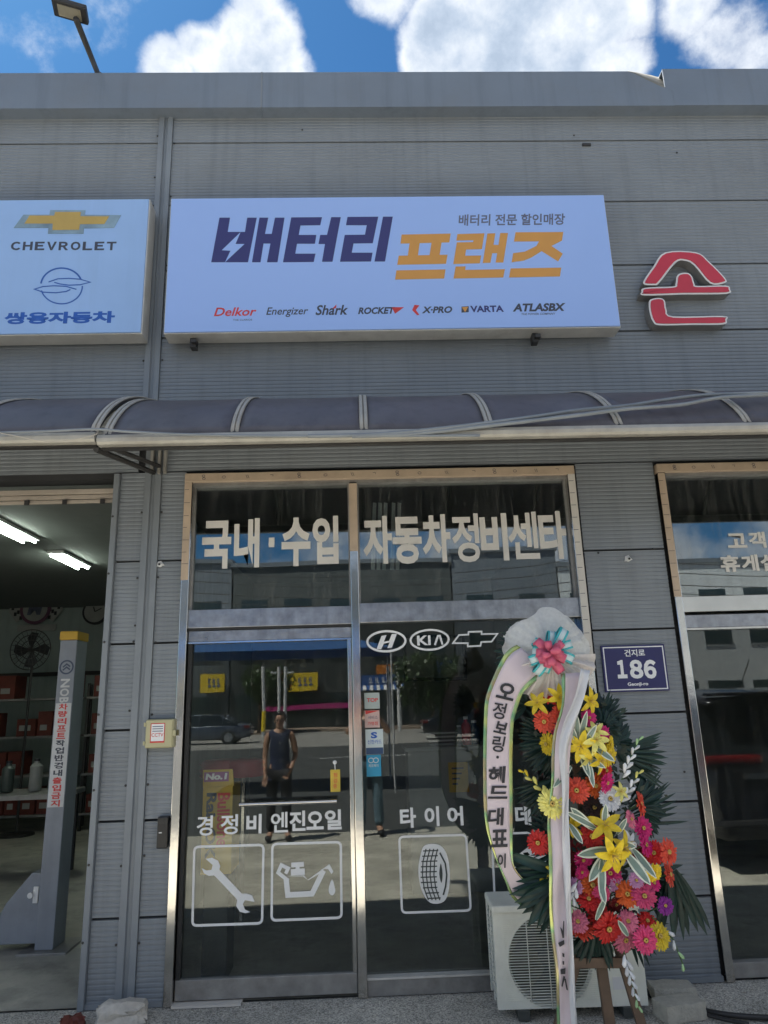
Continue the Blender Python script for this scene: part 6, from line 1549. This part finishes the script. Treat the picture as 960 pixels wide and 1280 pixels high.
# ================================================================== CARS
M['tyre'] = mat('tyre_rubber', (.02, .02, .02), .8); M['rim'] = mat('alloy_rim', (.5, .5, .52), .25, metal=.9)
M['carglass'] = mat('car_glass', (.012, .015, .017), .04, var=.02, spec=.9)
M['tail'] = mat('tail_lamp_red', (.14, .008, .01), .12, spec=.8, coat=.5); M['chrome'] = mat('chrome', (.8, .8, .8), .08, metal=1.0); M['trim'] = mat('black_trim', (.02, .02, .02), .5)
def car(kind, paint, loc, rz, label, cat):
    T = thing(kind, tuple(loc), label, cat); T.rotation_euler = (0, 0, rz)
    suv = kind == 'suv'
    L, Wd, H = (4.7, .93, 1.70) if suv else (4.75, .90, 1.44)
    belt = 1.06 if suv else .92
    old = WL[T]; WL[T] = Vector((0, 0, 0))
    # stations: x, half width, bottom z, belt z
    if suv: st = [(-L/2, .80, .42, .98), (-L/2+.10, .89, .30, 1.05), (-L/2+.6, .93, .26, belt), (0, .94, .25, belt-.02), (L/2-1.3, .93, .26, 1.02), (L/2-.5, .90, .28, .93), (L/2-.12, .82, .30, .80), (L/2, .68, .40, .68)]
    else: st = [(-L/2, .70, .42, .86), (-L/2+.15, .82, .28, .98), (-L/2+.8, .89, .22, 1.0), (0, .90, .2, belt), (L/2-1.3, .89, .21, .90), (L/2-.5, .85, .23, .78), (L/2-.12, .76, .26, .66), (L/2, .60, .36, .56)]
    rows = []
    for x, w_, zb, zt in st:
        zm = zb+(zt-zb)*.45
        sec = [(-w_*.8, zb), (-w_*.98, zb+.08), (-w_, zm), (-w_*.985, zt-.10), (-w_*.9, zt-.01), (-w_*.5, zt+.025), (0, zt+.035)]
        rows.append([(x, y, z) for y, z in sec]+[(x, -y, z) for y, z in sec[-2::-1]])
    mb = MB(); mb.sheet(rows); n = len(rows[0])
    mb.f.append(tuple(range(n))); mb.f.append(tuple(range((len(rows)-1)*n, len(rows)*n))[::-1])
    o = mb.build('body', paint, T, smooth=True, auto=50); md = o.modifiers.new('s', 'SUBSURF'); md.levels = 1; md.render_levels = 2
    # greenhouse
    gs = ([(-L/2+.12, 1.0), (-L/2+.34, 1.58), (-L/2+1.0, 1.66), (.2, 1.66), (.62, 1.60), (1.25, 1.04)] if suv else [(-L/2+.55, .97), (-L/2+1.35, 1.36), (-.2, 1.42), (.35, 1.40), (.62, 1.34), (1.4, .92)])
    def hwz(z): u = (z-belt)/(H-belt); return (.90 if suv else .86)-.22*max(0, u)
    side = []
    rows = []
    for x, z in gs: rows.append([(x, -hwz(belt)+.02, belt-.03), (x, -hwz((belt+z)/2), (belt+z)/2), (x, -hwz(z), z), (x, 0, z+.02), (x, hwz(z), z), (x, hwz((belt+z)/2), (belt+z)/2), (x, hwz(belt)-.02, belt-.03)])
    MB().sheet(rows).build('window_glass', M['carglass'], T, smooth=True, auto=35)
    rr = [[(x, y*1.02, z+.022) for y, z in ((-hwz(z_), z_-.02), (-hwz(z_)*.85, z_+.008), (0, z_+.025), (hwz(z_)*.85, z_+.008), (hwz(z_), z_-.02))] for x, z_ in (gs[1:5] if suv else gs[1:5])]
    if suv: rr = [[(-L/2+.16, p[1]*.97, p[2]-.04) for p in rr[0]]]+rr
    MB().sheet(rr).build('roof', paint, T, smooth=True, solid=.02)
    for s_ in (-1, 1):
        for (x0, z0), (x1, z1) in ((gs[0], gs[1]), (gs[-1], gs[-2]), ((.0, belt), (.0, gs[3][1])), ((-1.15, belt), (-1.15, gs[2][1]))):
            MB().tube([(x0, s_*(hwz(belt)+.0), max(z0, belt-.02)), (x1, s_*(hwz(z1)+.01), z1)], .035, 6).build('pillar', paint, T, smooth=True)
        for x in (-L/2+.95, L/2-.95):
            wl = MB().lathe((x, s_*(Wd-.10), .34), [(.2, -.11), (.33, -.11), (.345, -.08), (.345, .08), (.33, .11), (.2, .11)], 26, 'Y').build('wheel', M['tyre'], T, smooth=True, auto=40)
            MB().lathe((x, s_*(Wd+.015), .34), [(.215, 0), (.2, -.02*s_), (.05, -.03*s_)], 20, 'Y').build('rim', M['rim'], wl, smooth=True, auto=40)
        if suv: MB().box(-L/2-.015, -L/2+.17, s_*.30, s_*.88, .97, 1.06).build('tail_lamp', M['tail'], T, bevel=.03)
        else: MB().box(-L/2-.01, -L/2+.25, s_*.45, s_*.83, .76, .90).build('tail_lamp', M['tail'], T, bevel=.02)
        MB().box(L/2-.35, L/2-.06, s_*.48, s_*.80, .62 if not suv else .74, .74 if not suv else .88).build('headlight', M['white_paint'], T, bevel=.03)
        MB().box(.72, .88, s_*(Wd+.02), s_*(Wd+.16), belt, belt+.14).build('mirror', paint, T, bevel=.03)
        for x in (-.85, .35): MB().box(x-.1, x+.1, s_*(Wd+.005), s_*(Wd+.03), .86, .89).build('door_handle', M['chrome'], T, bevel=.006)
    if suv:
        MB().box(-L/2+.02, -L/2+.35, -.66, .66, 1.63, 1.665).build('spoiler', paint, T, bevel=.015)
        MB().box(-L/2-.035, -L/2-.0, -.55, .55, .84, .90).build('garnish', M['chrome'], T, bevel=.006)
        MB().tube([(-.9, .3, 1.68), (-1.25, .3, 2.02)], .006, 5).build('aerial', M['trim'], T)
        MB().box(-L/2-.05, -L/2+.2, -.82, .82, .30, .48).build('bumper', M['trim'], T, bevel=.04)
        MB().box(-L/2-.02, -L/2+.01, -.26, .26, .62, .75).build('number_plate', M['white_paint'], T)
    else: MB().box(-L/2-.02, -L/2+.01, -.26, .26, .5, .62).build('number_plate', M['white_paint'], T)
    WL[T] = old
    return T
gp = G(290, 929); dS = gp.y-.11; xr_ = V(313, 905, dS).x
car('sedan', mat('silver_car_paint', (.10, .12, .16), .25, metal=.4, coat=.6, var=.03), (xr_-2.37, -dS, -.012), PI, 'dark silver sedan on the road with its tail to the right', 'car')
p = V(500, 925, dS-3); car('sedan', mat('black_car_paint', (.02, .024, .03), .22, metal=.2, coat=.6, var=.03), (V(590, 915, dS-3).x, p.y, -.012), 0, 'dark grey sedan on the road near the green street tree', 'car')
gs_ = G(905, 1095); dU = max(2.2, gs_.y-.11); xU = V(873, 935, dU).x
car('suv', mat('glossy_black_paint', (.018, .018, .022), .15, coat=.8, var=.02), (xU+.93, -dU-2.35, .0), -PI/2, 'glossy black SUV parked with its rear towards the lounge window', 'car')

# ================================================================== PEOPLE
def skin(name, joints, edges, m_, par, sub=2, off=None):
    me = bpy.data.meshes.new(name); ks = list(joints); c = WL[par]
    me.from_pydata([Vector(joints[k][0])-c for k in ks], [(ks.index(a), ks.index(b)) for a, b in edges], []); me.update()
    o = bpy.data.objects.new(name, me); COL.objects.link(o); o.parent = par; WL[o] = c; me.materials.append(m_)
    sm = o.modifiers.new('skin', 'SKIN'); sm.use_smooth_shade = True
    for i, k in enumerate(ks):
        r_ = joints[k][1]; me.skin_vertices[0].data[i].radius = r_ if isinstance(r_, tuple) else (r_, r_)
        me.skin_vertices[0].data[i].use_root = (i == 0)
    s_ = o.modifiers.new('sub', 'SUBSURF'); s_.levels = sub; s_.render_levels = sub
    return o
M['skin'] = mat('skin', (.50, .29, .20), .5, var=.05); M['hair'] = mat('black_hair', (.012, .010, .009), .45, var=.3, vscale=80)
M['navy_top'] = mat('navy_top', (.018, .028, .07), .8, var=.12, vscale=15); M['black_trousers'] = mat('black_trousers', (.015, .015, .018), .8); M['jeans'] = mat('blue_jeans', (.13, .21, .27), .85, var=.2, vscale=10); M['greytop'] = mat('grey_tshirt', (.10, .09, .10), .8)
M['shoe'] = mat('dark_shoe', (.02, .02, .02), .5)
def person(x, y, H, label, top, bottom, arms, sleeveless, lean=0.0, glasses=False):
    s = H/1.75; P_ = thing('person', (x, y, .0), label, 'person')
    q = lambda a, b, c: (x+a*s, y+b*s, c*s)
    J = {'pel': (q(0, 0, .95), (.15*s, .105*s)), 'wai': (q(0, 0, 1.10), (.135*s, .10*s)), 'che': (q(0, 0, 1.28), (.16*s, .115*s)), 'neb': (q(0, 0, 1.44), (.09*s, .08*s)), 'nek': (q(0, .01, 1.51), .052*s), 'hd0': (q(0, .025, 1.585), (.068*s, .080*s)), 'hd1': (q(0, .02, 1.66), (.078*s, .092*s)), 'hd2': (q(0, .01, 1.72), (.055*s, .065*s))}
    E = [('pel', 'wai'), ('wai', 'che'), ('che', 'neb'), ('neb', 'nek'), ('nek', 'hd0'), ('hd0', 'hd1'), ('hd1', 'hd2')]
    for t, sx in (('L', -1), ('R', 1)):
        J['hip'+t] = (q(sx*.095, 0, .88), .085*s); J['kn'+t] = (q(sx*.11, .02, .50), .057*s); J['an'+t] = (q(sx*.12, -.01, .10), .042*s); J['toe'+t] = (q(sx*.14, .15, .045), .035*s)
        E += [('pel', 'hip'+t), ('hip'+t, 'kn'+t), ('kn'+t, 'an'+t), ('an'+t, 'toe'+t)]
        sh, el, wr_, ha = arms[t]
        J['sh'+t] = (q(*sh), .060*s); J['el'+t] = (q(*el), .040*s); J['wr'+t] = (q(*wr_), .027*s)
        E += [('neb', 'sh'+t), ('sh'+t, 'el'+t), ('el'+t, 'wr'+t)]
        # palm, four fingers and a thumb
        hv = Vector(ha)-Vector(wr_); hv.normalize(); sv = hv.cross(Vector((0, 1, 0)))
        sv = sv.normalized() if sv.length > .1 else Vector((1, 0, 0)); W0 = Vector(wr_)
        pl = W0+hv*.05; J['pa'+t] = (q(*pl), (.034*s, .018*s)); E.append(('wr'+t, 'pa'+t))
        for k, (o_, ln) in enumerate(((-.030, .062), (-.010, .072), (.010, .068), (.029, .052))):
            a = W0+hv*.085+sv*o_; b = a+hv*ln*.5+Vector((0, .008, 0)); c_ = a+hv*ln*.95+Vector((0, .022, 0))
            J[f'f{k}a'+t] = (q(*a), .0095*s); J[f'f{k}b'+t] = (q(*b), .0085*s); J[f'f{k}c'+t] = (q(*c_), .0065*s); E += [('pa'+t, f'f{k}a'+t), (f'f{k}a'+t, f'f{k}b'+t), (f'f{k}b'+t, f'f{k}c'+t)]
        a = W0+hv*.04-sv*.036*sx; b = a+hv*.035-sv*.018*sx; J['t0'+t] = (q(*a), .011*s); J['t1'+t] = (q(*b), .008*s); E += [('pa'+t, 't0'+t), ('t0'+t, 't1'+t)]
    body = skin('body', J, E, M['skin'], P_)
    T = {k: (J[k][0], (J[k][1][0]+.014*s, J[k][1][1]+.014*s)) for k in ('pel', 'wai', 'che', 'neb')}
    T['hem'] = (q(0, 0, .86), (.165*s, .12*s)); TE = [('hem', 'pel'), ('pel', 'wai'), ('wai', 'che'), ('che', 'neb')]
    for t in 'LR':
        T['sh'+t] = (J['sh'+t][0], .068*s); TE.append(('neb', 'sh'+t))
        if not sleeveless:
            m_ = Vector(J['sh'+t][0]).lerp(Vector(J['el'+t][0]), .65); T['sl'+t] = (tuple(m_), .060*s); TE.append(('sh'+t, 'sl'+t))
    T = {k: T[k] for k in ['pel']+[k for k in T if k != 'pel']}
    skin('shirt', T, TE, top, P_)
    B = {'pel': (q(0, 0, .93), (.158*s, .115*s))}; BE = []
    for t in 'LR':
        for k, r_ in (('hip', .100), ('kn', .076), ('an', .066)): B[k+t] = (J[k+t][0], r_*s)
        BE += [('pel', 'hip'+t), ('hip'+t, 'kn'+t), ('kn'+t, 'an'+t)]
    skin('trousers', B, BE, bottom, P_)
    for sx in (-1, 1): MB().ball(q(sx*.14, .08, .045), .05*s, 12, 8, (.95, 2.5, .9)).build('shoe', M['shoe'], P_, smooth=True)
    hc = Vector(q(0, .0, 1.665)); mb = MB().ball(hc, .108*s, 16, 10, (.88, 1.02, .95)); mb.v = [v for v in mb.v]
    for i, v in enumerate(mb.v):
        d = v-hc
        if d.y > .045*s and d.z < .045*s: mb.v[i] = hc+Vector((d.x*.88, d.y*.62, d.z*.6))
        elif d.z < -.05*s: mb.v[i] = hc+Vector((d.x*.8, d.y*.85, -.05*s))
    mb.build('hair', M['hair'], P_, smooth=True)
    # face: eyes, nose, mouth, ears
    fy = .10
    for sx in (-1, 1):
        MB().ball(q(sx*.031, fy-.006, 1.625), .0105*s, 8, 6, (1.3, .6, .7)).build('eye', M['hair'], P_, smooth=True)
        MB().tube([q(sx*.018, fy+.004, 1.648), q(sx*.046, fy-.006, 1.648)], .004*s, 5).build('eyebrow', M['hair'], P_)
        MB().ball(q(sx*.082, .015, 1.615), .02*s, 8, 6, (.35, .6, 1.2)).build('ear', M['skin'], P_, smooth=True)
    MB().tube([q(0, fy-.002, 1.628), q(0, fy+.018, 1.595), q(0, fy+.002, 1.588)], [.006*s, .011*s, .008*s], 8).build('nose', M['skin'], P_, smooth=True)
    MB().tube([q(-.022, fy-.004, 1.562), q(0, fy+.004, 1.560), q(.022, fy-.004, 1.562)], .0048*s, 6).build('mouth', M['letter_red'] if False else mat('lips', (.36, .13, .11), .5), P_, smooth=True)
    if glasses:
        G_ = thing('spectacles', q(0, fy, 1.61), 'thin dark spectacles worn by the man in the navy top', 'glasses')
        for sx in (-1, 1): MB().tube([q(sx*.033+.026*math.cos(2*PI*k/14), fy+.012, 1.623+.018*math.sin(2*PI*k/14)) for k in range(14)], .0028, 5, closed=True).build('lens_rim', M['hair'], G_)
        for sx in (-1, 1): MB().tube([q(sx*.058, fy+.012, 1.63), q(sx*.08, .01, 1.63)], .0025, 5).build('temple', M['hair'], G_)
        MB().tube([q(-.008, fy+.014, 1.626), q(.008, fy+.014, 1.626)], .0025, 5).build('bridge', M['hair'], G_)
    return P_
dM = 5.15; pm_ = V(350, 930, dM)
person(pm_.x, -dM, 1.60, 'man in a navy sleeveless top and glasses standing on the forecourt, arms down', M['navy_top'], M['black_trousers'],
       {'L': ((-.185, 0, 1.42), (-.225, -.04, 1.13), (-.205, .06, .88), (-.20, .09, .80)), 'R': ((.185, 0, 1.42), (.235, -.06, 1.14), (.16, .08, .93), (.12, .13, .87))}, True, glasses=True)
person(.03, -5.32, 1.74, 'person in jeans and grey t-shirt holding up a phone with both hands', M['greytop'], M['jeans'],
       {'L': ((-.19, .0, 1.42), (-.28, .20, 1.30), (-.075, .40, 1.58), (-.05, .41, 1.66)), 'R': ((.19, .0, 1.42), (.28, .20, 1.30), (.085, .40, 1.58), (.06, .41, 1.66))}, False)
PH = thing('phone', (.02, -4.86, 1.60), 'black phone held upright in both hands by the person in jeans', 'phone')
MB().box(-.02, .06, -4.885, -4.877, 1.575, 1.735).build('case', M['trim'], PH, bevel=.003)
mb = MB(); [mb.lathe((.045, -4.876, 1.72-.022*k), [(.007, 0), (.007, .002)], 10, 'Y') for k in range(3)]; mb.build('lens', M['carglass'], PH)
